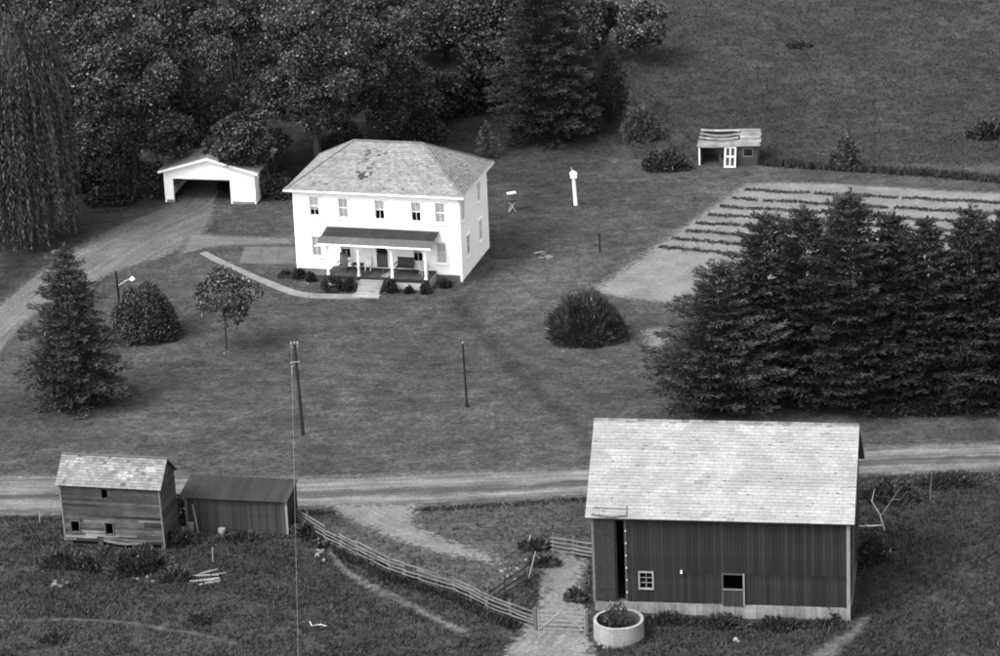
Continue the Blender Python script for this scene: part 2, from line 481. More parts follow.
sheet('fence_path', [(330, 545), (350, 570), (390, 592), (430, 612), (470, 630)], [(326, 552), (350, 580), (395, 602), (432, 622), (470, 640)],
      sheet_mat('worn_path', .11, .3, .4, .6), n=70, k=8, off=.035, grow=.15)
sheet('field_path', [(800, 660), (826, 642), (848, 630), (862, 615)], [(838, 660), (848, 644), (862, 634), (872, 618)],
      sheet_mat('field_dirt', 0.1, .3, .4, .5), n=50, k=8, off=.035, grow=.1)
sheet('sheep_track', [(-10, 619), (60, 618), (120, 621), (180, 630), (240, 642)], [(-10, 623), (60, 622), (120, 625.5), (180, 634), (240, 647)],
      sheet_mat('trodden_dirt', .1, .4, .4, .5), n=90, k=6, off=.03, grow=.15)
sheet('stone_patch', [(643, 330), (652, 327), (670, 327)], [(640, 351), (655, 352), (668, 345)], sheet_mat('stony_dirt', .11, .2, .4, .5, spot=.5), n=24, k=10, off=.035)
sheet('garden', [(742, 183), (800, 182), (850, 184), (930, 189), (1030, 194)],
      [(583, 292), (640, 302), (720, 306), (850, 312), (1030, 322)],
      sheet_mat('garden_soil', .148, .12, .3, .45, spot=.25), n=150, k=60, off=.035)

def concrete_strip(name, side_a, side_b, tone, thick=.06, n=24, joints=6):
    """thin poured slabs with joints between them"""
    A, u = resample(px_line(side_a), n); B, _ = resample(px_line(side_b), n)
    mb = MB()
    for k in range(n - 1):
        t = tone * random.uniform(.94, 1.06) if k % joints == 0 else t
        gap = .03 if k % joints == joints - 1 else 0
        q = [A[k], A[k + 1] * (1 - gap) + A[k] * gap, B[k + 1] * (1 - gap) + B[k] * gap, B[k]]
        zt = [float(hz(*p)) for p in q]
        mb.prism([(p[0], p[1], z - .05) for p, z in zip(q[::-1], zt[::-1])], [(p[0], p[1], z + thick) for p, z in zip(q[::-1], zt[::-1])], t)
    o = mb.build(name, M['concrete']); o['kind'] = 'structure'
    return o
concrete_strip('sidewalk', [(200, 254), (213, 261), (235, 271), (262, 283.5), (297, 296.5), (330, 299), (360, 299)],
               [(206, 252), (219, 258.5), (240, 268.5), (266, 279.5), (300, 292), (330, 294.5), (360, 294.5)], .36)
concrete_strip('concrete_pad', [(245, 247.5), (270, 247.5), (297, 247.5)], [(239, 264), (268, 264.3), (297, 264.6)], .2, n=10, joints=3)

# ------------------------------------------------------------------ roofs of single shingles
def shingles(mb, p0, p1, q0, q1, rows, sw, tone, var=.15, dark=None, thick=.025, streak=.0, notch=.12):
    p0, p1, q0, q1 = map(Vector, (p0, p1, q0, q1))
    nrm = (p1 - p0).cross(q0 - p0).normalized()
    for i in range(rows):
        t0, t1 = i / rows, min(1, (i + 1.0) / rows)
        a0, b0 = p0.lerp(q0, t0), p1.lerp(q1, t0)
        a1, b1 = p0.lerp(q0, t1), p1.lerp(q1, t1)
        L = (b0 - a0).length
        n = max(1, int(round(L / sw)))
        cuts = [0] + [(k + random.uniform(-.25, .25) + (.5 if i % 2 else 0)) / n for k in range(1, n)] + [1]
        cuts = [min(1, max(0, c)) for c in cuts]
        rt = random.uniform(1 - streak, 1 + streak)
        for c0, c1 in zip(cuts[:-1], cuts[1:]):
            if c1 - c0 < .002: continue
            e = .0 if c0 == 0 else .01 / max(L, .1)
            lift = nrm * (thick * random.uniform(.7, 1.5))
            A = a0.lerp(b0, c0 + e) + lift; B = a0.lerp(b0, c1) + lift
            C_ = a1.lerp(b1, c1) + nrm * .004; D_ = a1.lerp(b1, c0 + e) + nrm * .004
            tn = tone * rt * random.uniform(1 - var, 1 + var)
            if dark:
                k = dark((A + B) / 2)
                tn *= k
            mb.quad(A, B, C_, D_, tn)
            mb.quad(A - lift, B - lift, B, A, tn * (.9 if random.random() > notch else .15))
            if random.random() < notch * .35:
                u = random.random() * .6; g0 = A.lerp(B, u); g1 = A.lerp(B, u + .35); up = (D_ - A) * .22
                mb.quad(g0 + nrm * .004, g1 + nrm * .004, g1 + up + nrm * .004, g0 + up + nrm * .004, tn * .22)

def slab(mb, p0, p1, q1, q0, th, tone):
    P = [Vector(p) for p in (p0, p1, q1, q0)]
    n = (P[1] - P[0]).cross(P[3] - P[0]).normalized() * th
    mb.prism([p - n for p in P], P, tone)

def wall_open(mb, W, H, openings, tone, thick=.16, z0=0, rim=None):
    """wall face in the x-z plane at y=0 (outside towards -y) with real openings"""
    xs = sorted({0, W, *[v for o in openings for v in (o[0], o[1])]})
    zs = sorted({z0, H, *[v for o in openings for v in (o[2], o[3])]})
    for a, c in zip(xs[:-1], xs[1:]):
        for b, d in zip(zs[:-1], zs[1:]):
            mx, mz = (a + c) / 2, (b + d) / 2
            if any(o[0] < mx < o[1] and o[2] < mz < o[3] for o in openings): continue
            mb.quad((a, 0, b), (c, 0, b), (c, 0, d), (a, 0, d), tone)
            mb.quad((c, thick, b), (a, thick, b), (a, thick, d), (c, thick, d), tone * .6)
    for x0, x1, b, d in openings:
        mb.quad((x0, 0, b), (x0, thick, b), (x1, thick, b), (x1, 0, b), tone)
        mb.quad((x0, 0, d), (x1, 0, d), (x1, thick, d), (x0, thick, d), tone)
        mb.quad((x0, 0, b), (x0, 0, d), (x0, thick, d), (x0, thick, b), tone)
        mb.quad((x1, 0, b), (x1, thick, b), (x1, thick, d), (x1, 0, d), tone)

# ------------------------------------------------------------------ farmhouse
HW, HD, HH = 12.29, 7.58, 6.38
house = empty('farmhouse', (-14.41, -1.39, 0), -.27)
tag(house, 'large white two-storey farmhouse with hipped shingle roof and front porch', 'house')

def make_window(w, h, cover, tone=.75):
    """casing, sash bars, pane, sill and the cloth hung behind the glass"""
    c = MB(); b = .1
    c.box(-w / 2 - b, -w / 2, -.05, .03, -b, h + b, .8); c.box(w / 2, w / 2 + b, -.05, .03, -b, h + b, .8)
    c.box(-w / 2, w / 2, -.05, .03, h, h + b, .8); c.box(-w / 2, w / 2, -.05, .03, -b, 0, .8)
    c.box(-w / 2 - b - .04, w / 2 + b + .04, -.09, .0, h + b, h + b + .06, .78)
    o = c.build('window', M['paint'])
    s = MB(); s.box(-w / 2 + .002, w / 2 - .002, .05, .09, h / 2 - .03, h / 2 + .03, .75)
    s.box(-.014, .014, .055, .085, .035, h / 2 - .03, .7); s.box(-.014, .014, .055, .085, h / 2 + .03, h - .035, .7)
    s.box(-w / 2 + .002, -w / 2 + .04, .05, .09, .036, h - .036, .75); s.box(w / 2 - .04, w / 2 - .002, .05, .09, .036, h - .036, .75)
    s.box(-w / 2 + .002, w / 2 - .002, .05, .09, .002, .036, .75); s.box(-w / 2 + .002, w / 2 - .002, .05, .09, h - .036, h - .002, .75)
    s.build('sash', M['paint'], o)
    p = MB(); p.quad((-w / 2, .07, 0), (w / 2, .07, 0), (w / 2, .07, h), (-w / 2, .07, h), .5); p.build('pane', M['glass'], o)
    k = MB(); k.box(-w / 2 - b - .05, w / 2 + b + .05, -.13, .0, -b - .05, -b, .66); k.build('sill', M['paint'], o)
    if cover > 0:
        z0 = h * (1 - cover); q = MB(); n = 14
        for i in range(n):
            x0, x1 = -w / 2 + w * i / n, -w / 2 + w * (i + 1) / n
            y0, y1 = .105 + .012 * math.sin(i * 2.1), .105 + .012 * math.sin((i + 1) * 2.1)
            q.quad((x0, y0, z0), (x1, y1, z0), (x1, y1, h), (x0, y0, h), tone)
        q.build('curtain', M['cloth'], o)
    return o

front = [(1.56, 4.55, .68, 1.4, .72), (3.72, 4.5, .68, 1.4, .95), (6.43, 4.48, .68, 1.4, .55), (9.13, 4.45, .68, 1.4, .5), (10.9, 4.42, .68, 1.45, 1.0),
         (1.57, 1.5, .68, 1.45, .95), (3.74, 1.45, .7, 1.4, 0.3), (9.12, 1.42, .68, 1.4, .45), (10.88, 1.42, .68, 1.45, .96)]
side = [(1.0, 4.42, .7, 1.4, .9), (5.3, 4.42, .7, 1.4, .9), (2.0, 1.42, .8, 1.45, .15), (5.4, 1.42, .7, 1.45, .9)]
DOOR = (6.02, 6.86, .82, 2.95)
FND = .5
op_f = [(x - w / 2, x + w / 2, z, z + h) for x, z, w, h, c in front] + [DOOR]
op_s = [(x - w / 2, x + w / 2, z, z + h) for x, z, w, h, c in side]
mb = MB(); wall_open(mb, HW, HH, op_f, .82, z0=FND)
mb.build('front_wall', M['paint'], house)
mb = MB(); wall_open(mb, HD, HH, op_s, .82, z0=.02)
mb.build('side_wall', M['paint'], house, (HW, 0, 0), (0, 0, math.pi / 2))
mb = MB(); wall_open(mb, HD, HH, [(HD - b, HD - a, c, d) for a, b, c, d in op_s], .82, z0=.02)
mb.build('side_wall', M['paint'], house, (0, HD, 0), (0, 0, -math.pi / 2))
back_ops = [(2, 2.7, 4.4, 5.8), (5.6, 6.3, 4.4, 5.8), (9.4, 10.1, 4.4, 5.8), (2, 2.7, 1.4, 2.9), (9.4, 10.1, 1.4, 2.9)]
mb = MB(); wall_open(mb, HW, HH, back_ops, .82, z0=.02)
mb.build('rear_wall', M['paint'], house, (HW, HD, 0), (0, 0, math.pi))
for x, z, w, h, c in front:
    o = make_window(w, h, c, random.uniform(.62, .8)); o.parent = house; o.location = (x, 0, z)
for x, z, w, h, c in side:
    o = make_window(w, h, c); o.parent = house; o.location = (HW, x, z); o.rotation_euler = (0, 0, math.pi / 2)
    o = copy_tree(o, house); o.location = (0, x, z); o.rotation_euler = (0, 0, -math.pi / 2)
wb = None
for a, b, c, d in back_ops:
    o = make_window(b - a, d - c, .8); o.parent = house; o.location = (HW - (a + b) / 2, HD, c); o.rotation_euler = (0, 0, math.pi)
# floors that close off the rooms, so that the windows look into dark rooms
mb = MB(); mb.box(.2, HW - .2, .2, HD - .2, 3.3, 3.4, .3); mb.box(.2, HW - .2, .2, HD - .2, HH - .08, HH - .02, .3)
mb.box(.2, HW - .2, 3.6, 3.7, .6, 3.3, .35); mb.box(.2, HW - .2, 3.6, 3.7, 3.4, 6.3, .35)
mb.build('inner_floor', M['timber'], house)
mb = MB(); mb.box(.03, HW - .03, .04, HD - .04, -.4, FND, .3)
mb.box(-.02, HW + .02, -.02, .04, FND - .03, FND + .03, .6)
mb.build('foundation', M['concrete'], house)
for x, y in ((0, 0), (HW, 0), (HW, HD), (0, HD)):
    mb = MB(); mb.box(x - .09 if x else -.03, x + .03 if x else .09, y - .03 if not y else y - .09, y + .09 if not y else y + .03, .04, HH - .001, .8)
    mb.build('corner_board', M['paint'], house)
# roof
OV, RH, RL = .5, 2.55, 5.16
e = [(-OV, -OV, HH), (HW + OV, -OV, HH), (HW + OV, HD + OV, HH), (-OV, HD + OV, HH)]
r0, r1 = (HW / 2 - RL / 2, HD / 2, HH + RH), (HW / 2 + RL / 2, HD / 2, HH + RH)
mb = MB(); i0 = .06
low = [(p[0], p[1], p[2]) for p in e]
mb.poly(low[::-1], .75)
for a, b in zip(e, e[1:] + e[:1]):
    mb.quad(a, b, (b[0], b[1], b[2] + .15), (a[0], a[1], a[2] + .15), .8)
mb.build('eaves', M['paint'], house)
E2 = [(p[0], p[1], p[2] + .15) for p in e]
R0, R1 = (r0[0], r0[1], r0[2] + .15), (r1[0], r1[1], r1[2] + .15)
def hole(p):
    d = math.hypot((p.x - 5.0) / .3, (p.z - 7.3) / .14)
    if d < 1: return .22
    if abs(p.x - 5.2 - (p.z - 7.3) * .3) < .7 and 7.3 < p.z < 8.6 and random.random() < .14: return .4
    return 1 if random.random() > .015 else .6
mb = MB()
shingles(mb, E2[0], E2[1], R0, R1, 24, .24, .30, .2, hole, streak=.07)
shingles(mb, E2[1], E2[2], R1, R1, 24, .24, .30, .2, lambda p: 1 if random.random() > .02 else .6, streak=.07)
shingles(mb, E2[2], E2[3], R1, R0, 24, .4, .25, .2, streak=.07)
shingles(mb, E2[3], E2[0], R0, R0, 24, .24, .30, .2, streak=.07)
roof = mb.build('roof_shingles', M['shingle'], house); roof['kind'] = 'stuff'
mb = MB()
for a, b in ((E2[0], R0), (E2[1], R1), (E2[2], R1), (E2[3], R0), (R0, R1)):
    a, b = Vector(a) + Vector((0, 0, .03)), Vector(b) + Vector((0, 0, .03)); n = 14
    for k in range(n):
        mb.beam(a.lerp(b, k / n), a.lerp(b, (k + .96) / n), .2, .05, .24 * random.uniform(.85, 1.15))
mb.build('ridge_cap', M['shingle'], house)
mb = MB(); mb.tube([(-OV - .04, -OV - .05, HH + .1), (HW + OV + .04, -OV - .05, HH + .06)], .06, .7, 8)
mb.tube([(HW + .08, -OV - .02, HH + .04), (HW + .12, -.1, HH - .35), (HW + .07, -.08, HH - .6), (HW + .07, -.08, .1)], .045, .72, 8)
mb.build('gutter', M['paint'], house)
# front door
d = MB(); x0, x1, z0, z1 = DOOR
d.box(x0 - .1, x0, -.04, .05, z0, z1 + .1, .8); d.box(x1, x1 + .1, -.04, .05, z0, z1 + .1, .8); d.box(x0, x1, -.04, .05, z1, z1 + .1, .8)
dd = d.build('door_frame', M['paint'], house)
d = MB(); d.box(x0 + .01, x1 - .01, .06, .1, z0, z1 - .01, .16)
n = 10
arc = [(x0 + .08 + (x1 - x0 - .16) * (.5 - .5 * math.cos(math.pi * k / n)), .05, 2.35 + .38 * math.sin(math.pi * k / n)) for k in range(n + 1)]
door = d.build('screen_door', M['timber'], house)
q = MB(); q.poly([(x1 - .08, .05, 1.85), (x0 + .08, .05, 1.85)] + arc, .04); q.poly([(x0 + .08, .05, 1.75), (x1 - .08, .05, 1.75), (x1 - .08, .05, 1.0), (x0 + .08, .05, 1.0)][::-1], .22)
q.build('screen_mesh', M['timber'], door)
q = MB(); q.box(x0 + .04, x0 + .08, .02, .058, 1.8, 1.92, .5); q.build('handle', M['metal'], door)
# porch
PX0, PX1, PD, PZ = 2.75, 10.45, 2.05, .78
mb = MB()
nb = 26
for k in range(nb):
    a = PX0 + (PX1 - PX0) * k / nb
    mb.box(a, a + (PX1 - PX0) / nb - .008, -PD, -.005, PZ - .05, PZ, .10 * random.uniform(.8, 1.2))
mb.build('porch_floor', M['timber'], house)
mb = MB(); mb.box(PX0 - .03, PX1 + .03, -PD - .04, -PD, PZ - .22, PZ + .005, .05); mb.build('porch_fascia', M['timber'], house)
mb = MB()
mb.box(PX0 + .02, 5.3, -PD + .02, -PD + .1, -.2, PZ - .06, .72); mb.box(7.25, PX1 - .02, -PD + .02, -PD + .1, -.2, PZ - .06, .72)
mb.box(PX1 - .1, PX1 - .02, -PD + .1, -.02, -.2, PZ - .06, .7); mb.box(PX0 + .02, PX0 + .1, -PD + .1, -.02, -.2, PZ - .06, .7)
mb.box(5.3, 7.25, -PD + .12, -PD + .2, -.2, PZ - .06, .4)
mb.build('porch_skirt', M['concrete'], house)
for px in (2.95, 5.24, 7.71, 10.2):
    c = MB(); y = -PD + .17
    c.box(px - .075, px + .075, y - .075, y + .075, PZ, 3.05, .82)
    c.box(px - .1, px + .1, y - .1, y + .1, PZ, PZ + .12, .8); c.box(px - .1, px + .1, y - .1, y + .1, 2.85, 2.95, .8)
    for s in (-1, 1):
        c.beam((px + s * .07, y, 2.65), (px + s * .4, y, 3.02), .05, .07, .8)
    c.build('porch_post', M['paint'], house)
mb = MB(); mb.box(PX0 - .05, PX1 + .05, -PD + .08, -PD + .26, 3.0, 3.24, .8); mb.build('porch_beam', M['paint'], house)
mb = MB(); mb.box(PX0 - .05, PX1 + .05, -PD + .26, -.01, 3.2, 3.24, .7); mb.build('porch_ceiling', M['paint'], house)
mb = MB()
npan = 14
for k in range(npan):
    a = 2.4 + (10.75 - 2.4) * k / npan; b = a + (10.75 - 2.4) / npan - .012
    slab(mb, (a, -1.55, 3.5), (b, -1.55, 3.5), (b, .0, 3.74), (a, .0, 3.74), .05, .045 * random.uniform(.9, 1.1))
mb.build('porch_roof', M['tin'], house)
mb = MB()
slab(mb, (2.36, -2.4, 3.27), (10.79, -2.4, 3.27), (10.79, -1.5, 3.53), (2.36, -1.5, 3.53), .05, .17)
mb.build('porch_eave', M['tin'], house)
mb = MB(); mb.box(2.38, 10.77, -2.44, -2.39, 3.16, 3.28, .7); mb.build('porch_gutter', M['paint'], house)
mb = MB(); mb.tube([(2.35, -.05, 3.78), (6, -.08, 3.8), (10.8, -.05, 3.77)], .05, .3, 6); mb.build('porch_flashing', M['metal'], house)
for k in range(5):
    c = MB(); c.box(5.42, 7.12, -PD - .06 - .28 * (k + 1), -PD - .05 - .28 * k, -.3, PZ - .13 * (k + 1) - .02, .5 * random.uniform(.92, 1.06)); c.build('porch_step', M['concrete'], house)
mb = MB(); mb.box(5.3, 7.3, -PD - 2.15, -PD - 1.47, -.1, .07, .52); mb.build('step_landing', M['concrete'], house)
for sx in (5.36, 7.18):
    c = MB(); P = [(sx, -PD - .1, PZ + .8), (sx, -PD - 1.35, .85)]
    c.tube(P, .02, .06, 6); c.tube([(sx, -PD - .1, PZ - .2), P[0]], .02, .06, 6); c.tube([(sx, -PD - 1.35, .0), P[1]], .02, .06, 6)
    c.tube([(sx, -PD - .72, .25), (sx, -PD - .72, 1.2)], .015, .06, 6)
    c.build('handrail', M['metal'], house)

def to_house(x, y, z=0.0):
    c, s = math.cos(-.27), math.sin(-.27)
    return (-14.41 + x * c - y * s, -1.39 + x * s + y * c, z)

def chair(name, label, cat, at, rz, tone, w=.55, back=.95, seat=.42, mat='timber', arms=True):
    o = empty(name, at, rz); tag(o, label, cat)
    c = MB(); c.box(-w / 2, w / 2, -.28, .26, seat - .05, seat, tone); c.build('seat', M[mat], o)
    c = MB(); n = 5
    for k in range(n):
        a = -w / 2 + w * k / n
        c.prism([(a + .01, .22, seat), (a + w / n - .01, .22, seat), (a + w / n - .01, .26, seat), (a + .01, .26, seat)],
                [(a + .01, .36, back), (a + w / n - .01, .36, back), (a + w / n - .01, .4, back), (a + .01, .4, back)], tone)
    c.box(-w / 2, w / 2, .345, .415, back, back + .08, tone)
    c.build('backrest', M[mat], o)
    for sx in (-1, 1):
        for y in (-.24, .22):
            c = MB(); c.box(sx * (w / 2 - .03) - .025, sx * (w / 2 - .03) + .025, y - .025, y + .025, 0, seat - .05, tone * .8); c.build('leg', M[mat], o)
        if arms:
            c = MB(); c.box(sx * (w / 2 + .03) - .04, sx * (w / 2 + .03) + .04, -.3, .3, seat + .2, seat + .24, tone)
            c.box(sx * (w / 2 + .03) - .02, sx * (w / 2 + .03) + .02, -.26, -.22, seat, seat + .2, tone); c.build('armrest', M[mat], o)
    return o
chair('rocking_chair', 'grey high-backed armchair at the left end of the porch', 'chair', to_house(3.75, -.95, PZ), -.27, .22, .62, 1.15)
chair('porch_chair', 'small white chair beside the front door on the porch', 'chair', to_house(5.5, -.5, PZ), -.1, .75, .45, .8, arms=False, mat='paint')
chair('porch_bench', 'wide dark bench with slatted back under the porch window', 'bench', to_house(8.25, -.55, PZ), -.27, .12, 1.25, .9)
chair('porch_armchair', 'pale low armchair at the right end of the porch', 'chair', to_house(9.75, -.9, PZ), .4, .45, .5, .75, mat='paint')
tb = empty('porch_table', to_house(4.75, -.6, PZ), -.27); tag(tb, 'low dark table standing between the chairs on the porch', 'table')
c = MB(); c.box(-.4, .4, -.25, .25, .42, .47, .08); c.build('table_top', M['timber'], tb)
for sx in (-.34, .34):
    for sy in (-.2, .2):
        c = MB(); c.box(sx - .03, sx + .03, sy - .03, sy + .03, 0, .42, .07); c.build('leg', M['timber'], tb)
c = MB(); c.box(-.28, .28, -.75, .75, 0, .02, .16)
tag(c.build('door_mat', M['cloth'], None, to_house(7.25, -1.1, PZ + .001), (0, 0, -.5)), 'pale runner rug lying on the porch floor', 'rug')
pl = empty('planter_box', to_house(-.6, -.9, 0), -.2); tag(pl, 'low dark planter box on the lawn at the left corner of the house', 'planter')
c = MB()
c.box(-.6, .6, -.22, -.18, -.05, .3, .05); c.box(-.6, .6, .18, .22, -.05, .3, .05); c.box(-.6, -.56, -.18, .18, -.05, .3, .05); c.box(.56, .6, -.18, .18, -.05, .3, .05); c.box(-.56, .56, -.18, .18, .1, .22, .05)
c.build('box', M['timber'], pl)

# ------------------------------------------------------------------ garage
gar = empty('garage', (-25.34, 16.82, 0), -.21)
tag(gar, 'white gable-fronted garage with a wide open doorway at the end of the drive', 'garage')
GW, GH, GR, GD = 7.22, 2.58, 1.03, 5.6
mb = MB(); wall_open(mb, GW, GH, [(.72, 5.26, -.1, 1.92)], .82, z0=-.1)
mb.poly([(0, 0, GH), (GW, 0, GH), (GW / 2, 0, GH + GR)], .82)
mb.poly([(GW, .16, GH), (0, .16, GH), (GW / 2, .16, GH + GR)], .5)
mb.build('front_wall', M['paint'], gar)
mb = MB(); mb.box(.005, .15, .165, GD, -.1, GH - .02, .78); mb.build('side_wall', M['paint'], gar)
mb = MB(); mb.box(GW - .15, GW - .005, .165, GD, -.1, GH - .02, .78); mb.build('side_wall', M['paint'], gar)
mb = MB(); mb.box(.152, GW - .152, GD - .15, GD - .005, -.1, GH, .5); mb.poly([(GW, GD, GH), (0, GD, GH), (GW / 2, GD, GH + GR)], .78); mb.build('rear_wall', M['paint'], gar)
for s in (0, 1):
    mb = MB(); sl = GR / (GW / 2); o_ = .35
    ex = -o_ if s == 0 else GW + o_
    ez = GH - o_ * sl + .08
    P = [(ex, -.3, ez), (ex, GD + .3, ez), (GW / 2, GD + .3, GH + GR + .08), (GW / 2, -.3, GH + GR + .08)]
    if s == 0: P = [P[1], P[0], P[3], P[2]]
    slab(mb, P[0], P[1], P[2], P[3], .08, .5)
    shingles(mb, P[0], P[1], P[3], P[2], 10, .45, .42, .12, thick=.02)
    mb.build('roof', M['shingle'], gar)
mb = MB()
for s in (-1, 1):
    a = Vector((GW / 2 + s * (GW / 2 + .35), -.31, GH - .35 * sl + .0)); b = Vector((GW / 2, -.31, GH + GR))
    mb.beam(a, b, .05, .18, .8)
mb.build('bargeboard', M['paint'], gar)
mb = MB(); mb.box(.72, 5.26, -.03, .0, 1.92, 2.02, .82); mb.box(.62, .72, -.03, .0, 0, 2.02, .82); mb.box(5.26, 5.36, -.03, .0, 0, 2.02, .82); mb.build('door_frame', M['paint'], gar)
mb = MB(); mb.box(.15, .72, -.04, -.002, -.1, .22, .45); mb.box(5.36, GW - .1, -.04, -.002, -.1, .2, .42); mb.build('plinth', M['concrete'], gar)

# ------------------------------------------------------------------ barn
BW, BD, BH, BR = 14.95, 9.71, 5.67, 3.99
BO = (4.28, -60.96, 0)
barn = empty('barn', BO, -.17)
tag(barn, 'big weathered board barn with pale slate roof and stone base', 'barn')
bx0, bx1, by0, by1 = .35, 14.6, .4, BD - .4
sl = BR / (BD / 2)
def roofz(y): return BH + sl * min(y, BD - y) - .14
# backing wall: dark planes just inside the boards, with true openings
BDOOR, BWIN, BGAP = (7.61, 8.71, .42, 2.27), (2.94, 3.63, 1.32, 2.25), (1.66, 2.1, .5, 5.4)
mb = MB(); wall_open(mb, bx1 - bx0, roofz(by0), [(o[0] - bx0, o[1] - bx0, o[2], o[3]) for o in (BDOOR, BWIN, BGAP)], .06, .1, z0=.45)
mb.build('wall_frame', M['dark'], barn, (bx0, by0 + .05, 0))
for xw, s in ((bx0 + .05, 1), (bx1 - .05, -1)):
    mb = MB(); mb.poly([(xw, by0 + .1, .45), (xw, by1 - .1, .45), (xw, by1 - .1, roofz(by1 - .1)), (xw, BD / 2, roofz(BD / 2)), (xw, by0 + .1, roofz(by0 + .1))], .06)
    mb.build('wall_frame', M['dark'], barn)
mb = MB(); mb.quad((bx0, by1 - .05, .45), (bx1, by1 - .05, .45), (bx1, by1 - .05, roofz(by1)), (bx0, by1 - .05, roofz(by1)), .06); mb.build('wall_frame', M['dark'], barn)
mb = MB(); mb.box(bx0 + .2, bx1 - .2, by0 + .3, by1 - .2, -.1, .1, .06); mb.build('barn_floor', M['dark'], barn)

_board_cache = {}
def board(parent, w, z0, z1, loc, rz, tone, th=.03, z1b=None, name='board', mat='wood'):
    key = (round(w, 3), round(z0, 3), round(z1, 3), round(z1b or z1, 3), round(tone, 3), th, mat)
    if key not in _board_cache:
        c = MB(); b = z1 if z1b is None else z1b
        c.prism([(0, 0, z0), (w, 0, z0), (w, th, z0), (0, th, z0)], [(0, 0, z1), (w, 0, b), (w, th, b), (0, th, z1)], tone)
        _board_cache[key] = c.mesh('board', M[mat])
    return link(name, _board_cache[key], parent, loc, (0, 0, rz))

def segs(x0, x1, z0, z1, ops):
    out = [(z0, z1)]
    for o in ops:
        if o[0] < x1 - .03 and o[1] > x0 + .03:
            nw = []
            for a, b in out:
                if o[2] > a + .05: nw.append((a, min(b, o[2])))
                if o[3] < b - .05: nw.append((max(a, o[3]), b))
            out = nw
    return out
nbr = 68; bw_ = (bx1 - bx0) / nbr
T_B = .05
for k in range(nbr):
    x = bx0 + k * bw_
    top = roofz(by0)
    base = .46
    seam = 2.36 if x > 5.2 else None
    for a, b in segs(x, x + bw_, base, top, [BDOOR, BWIN, BGAP]):
        if seam and a < seam < b:
            board(barn, bw_ - .012, a, seam, (x, by0 + random.uniform(0, .006), 0), 0, T_B)
            board(barn, bw_ - .012, seam - .03, b, (x, by0 - .032 + random.uniform(0, .006), 0), 0, T_B)
        else:
            board(barn, bw_ - .012, a, b, (x, by0 + random.uniform(-.006, .006), 0), 0, T_B)
ngb = 34; gw_ = (by1 - by0) / ngb
for k in range(ngb):
    y = by0 + k * gw_
    board(barn, gw_ - .012, .46, roofz(y), (bx1 + .03, y, 0), math.pi / 2, .085, z1b=roofz(y + gw_))
    board(barn, gw_ - .012, .46, roofz(y + gw_), (bx0 - .03, y + gw_, 0), -math.pi / 2, .075, z1b=roofz(y))
for k in range(nbr):
    board(barn, bw_ - .012, .46, roofz(by1), (bx0 + (k + 1) * bw_, by1, 0), math.pi, T_B)
# stone base
mb = MB()
n = 47
for k in range(n):
    a, b = bx0 + (bx1 - bx0) * k / n, bx0 + (bx1 - bx0) * (k + 1) / n
    j0 = .02 * math.sin(k * 1.7)
    mb.box(a, b, by0 - .05 + j0, by0 + .4, -.6, .455 - .04 * random.random(), .40 * random.uniform(.8, 1.12))
mb.box(bx0 - .04, bx0 + .35, by0 + .41, by1, -.6, .45, .33); mb.box(bx1 - .35, bx1 + .04, by0 + .41, by1, -.6, .45, .33); mb.box(bx0 + .36, bx1 - .36, by1 - .35, by1 + .05, -.6, .45, .35)
mb.build('stone_base', M['concrete'], barn)
# roof
for s in (0, 1):
    mb = MB()
    P = [(0, 0, BH), (BW, 0, BH), (BW, BD / 2, BH + BR), (0, BD / 2, BH + BR)] if s == 0 else \
        [(BW, BD, BH), (0, BD, BH), (0, BD / 2, BH + BR), (BW, BD / 2, BH + BR)]
    slab(mb, P[0], P[1], P[2], P[3], .1, .3)
    deck = mb.build('roof_deck', M['timber'], barn)
    mb = MB()
    patch = {}
    def slate(p):
        key = (int(p.x / .9 + math.sin(p.z * 3) * .6), int(p.z / .42))
        if key not in patch: patch[key] = random.uniform(.84, 1.06)
        k = patch[key]
        if random.random() < .02: k *= .8
        if p.z > BH + BR - .2 and random.random() < .15: k *= .6
        return k
    shingles(mb, P[0], P[1], P[3], P[2], 30, .42, .395, .06, slate, thick=.022, streak=.04)
    o = mb.build('roof_slates', M['shingle'], barn); o['kind'] = 'stuff'
mb = MB()
for k in range(36):
    a = BW * k / 36
    mb.prism([(a, BD / 2 - .12, BH + BR - .05), (a + .4, BD / 2 - .12, BH + BR - .05), (a + .4, BD / 2 + .12, BH + BR - .05), (a, BD / 2 + .12, BH + BR - .05)],
             [(a, BD / 2 - .02, BH + BR + .06), (a + .4, BD / 2 - .02, BH + BR + .06), (a + .4, BD / 2 + .02, BH + BR + .06), (a, BD / 2 + .02, BH + BR + .04)], random.uniform(.16, .34))
mb.build('ridge_cap', M['shingle'], barn)
# corner boards
mb = MB(); mb.box(bx1 - .12, bx1 + .075, by0 - .075, by0 - .034, -.35, roofz(by0) - .05, .42); mb.build('corner_board', M['timber'], barn)
mb = MB(); mb.box(bx0 - .075, bx0 + .1, by0 - .075, by0 - .034, .4, roofz(by0) - .05, .25); mb.build('corner_board', M['timber'], barn)
for k, y in enumerate((2.0, 2.9, 3.3)):
    mb = MB(); mb.box(bx1 + .062, bx1 + .09, y, y + .2, .4, 3.2 + .8 * k, .3); mb.build('batten', M['timber'], barn)
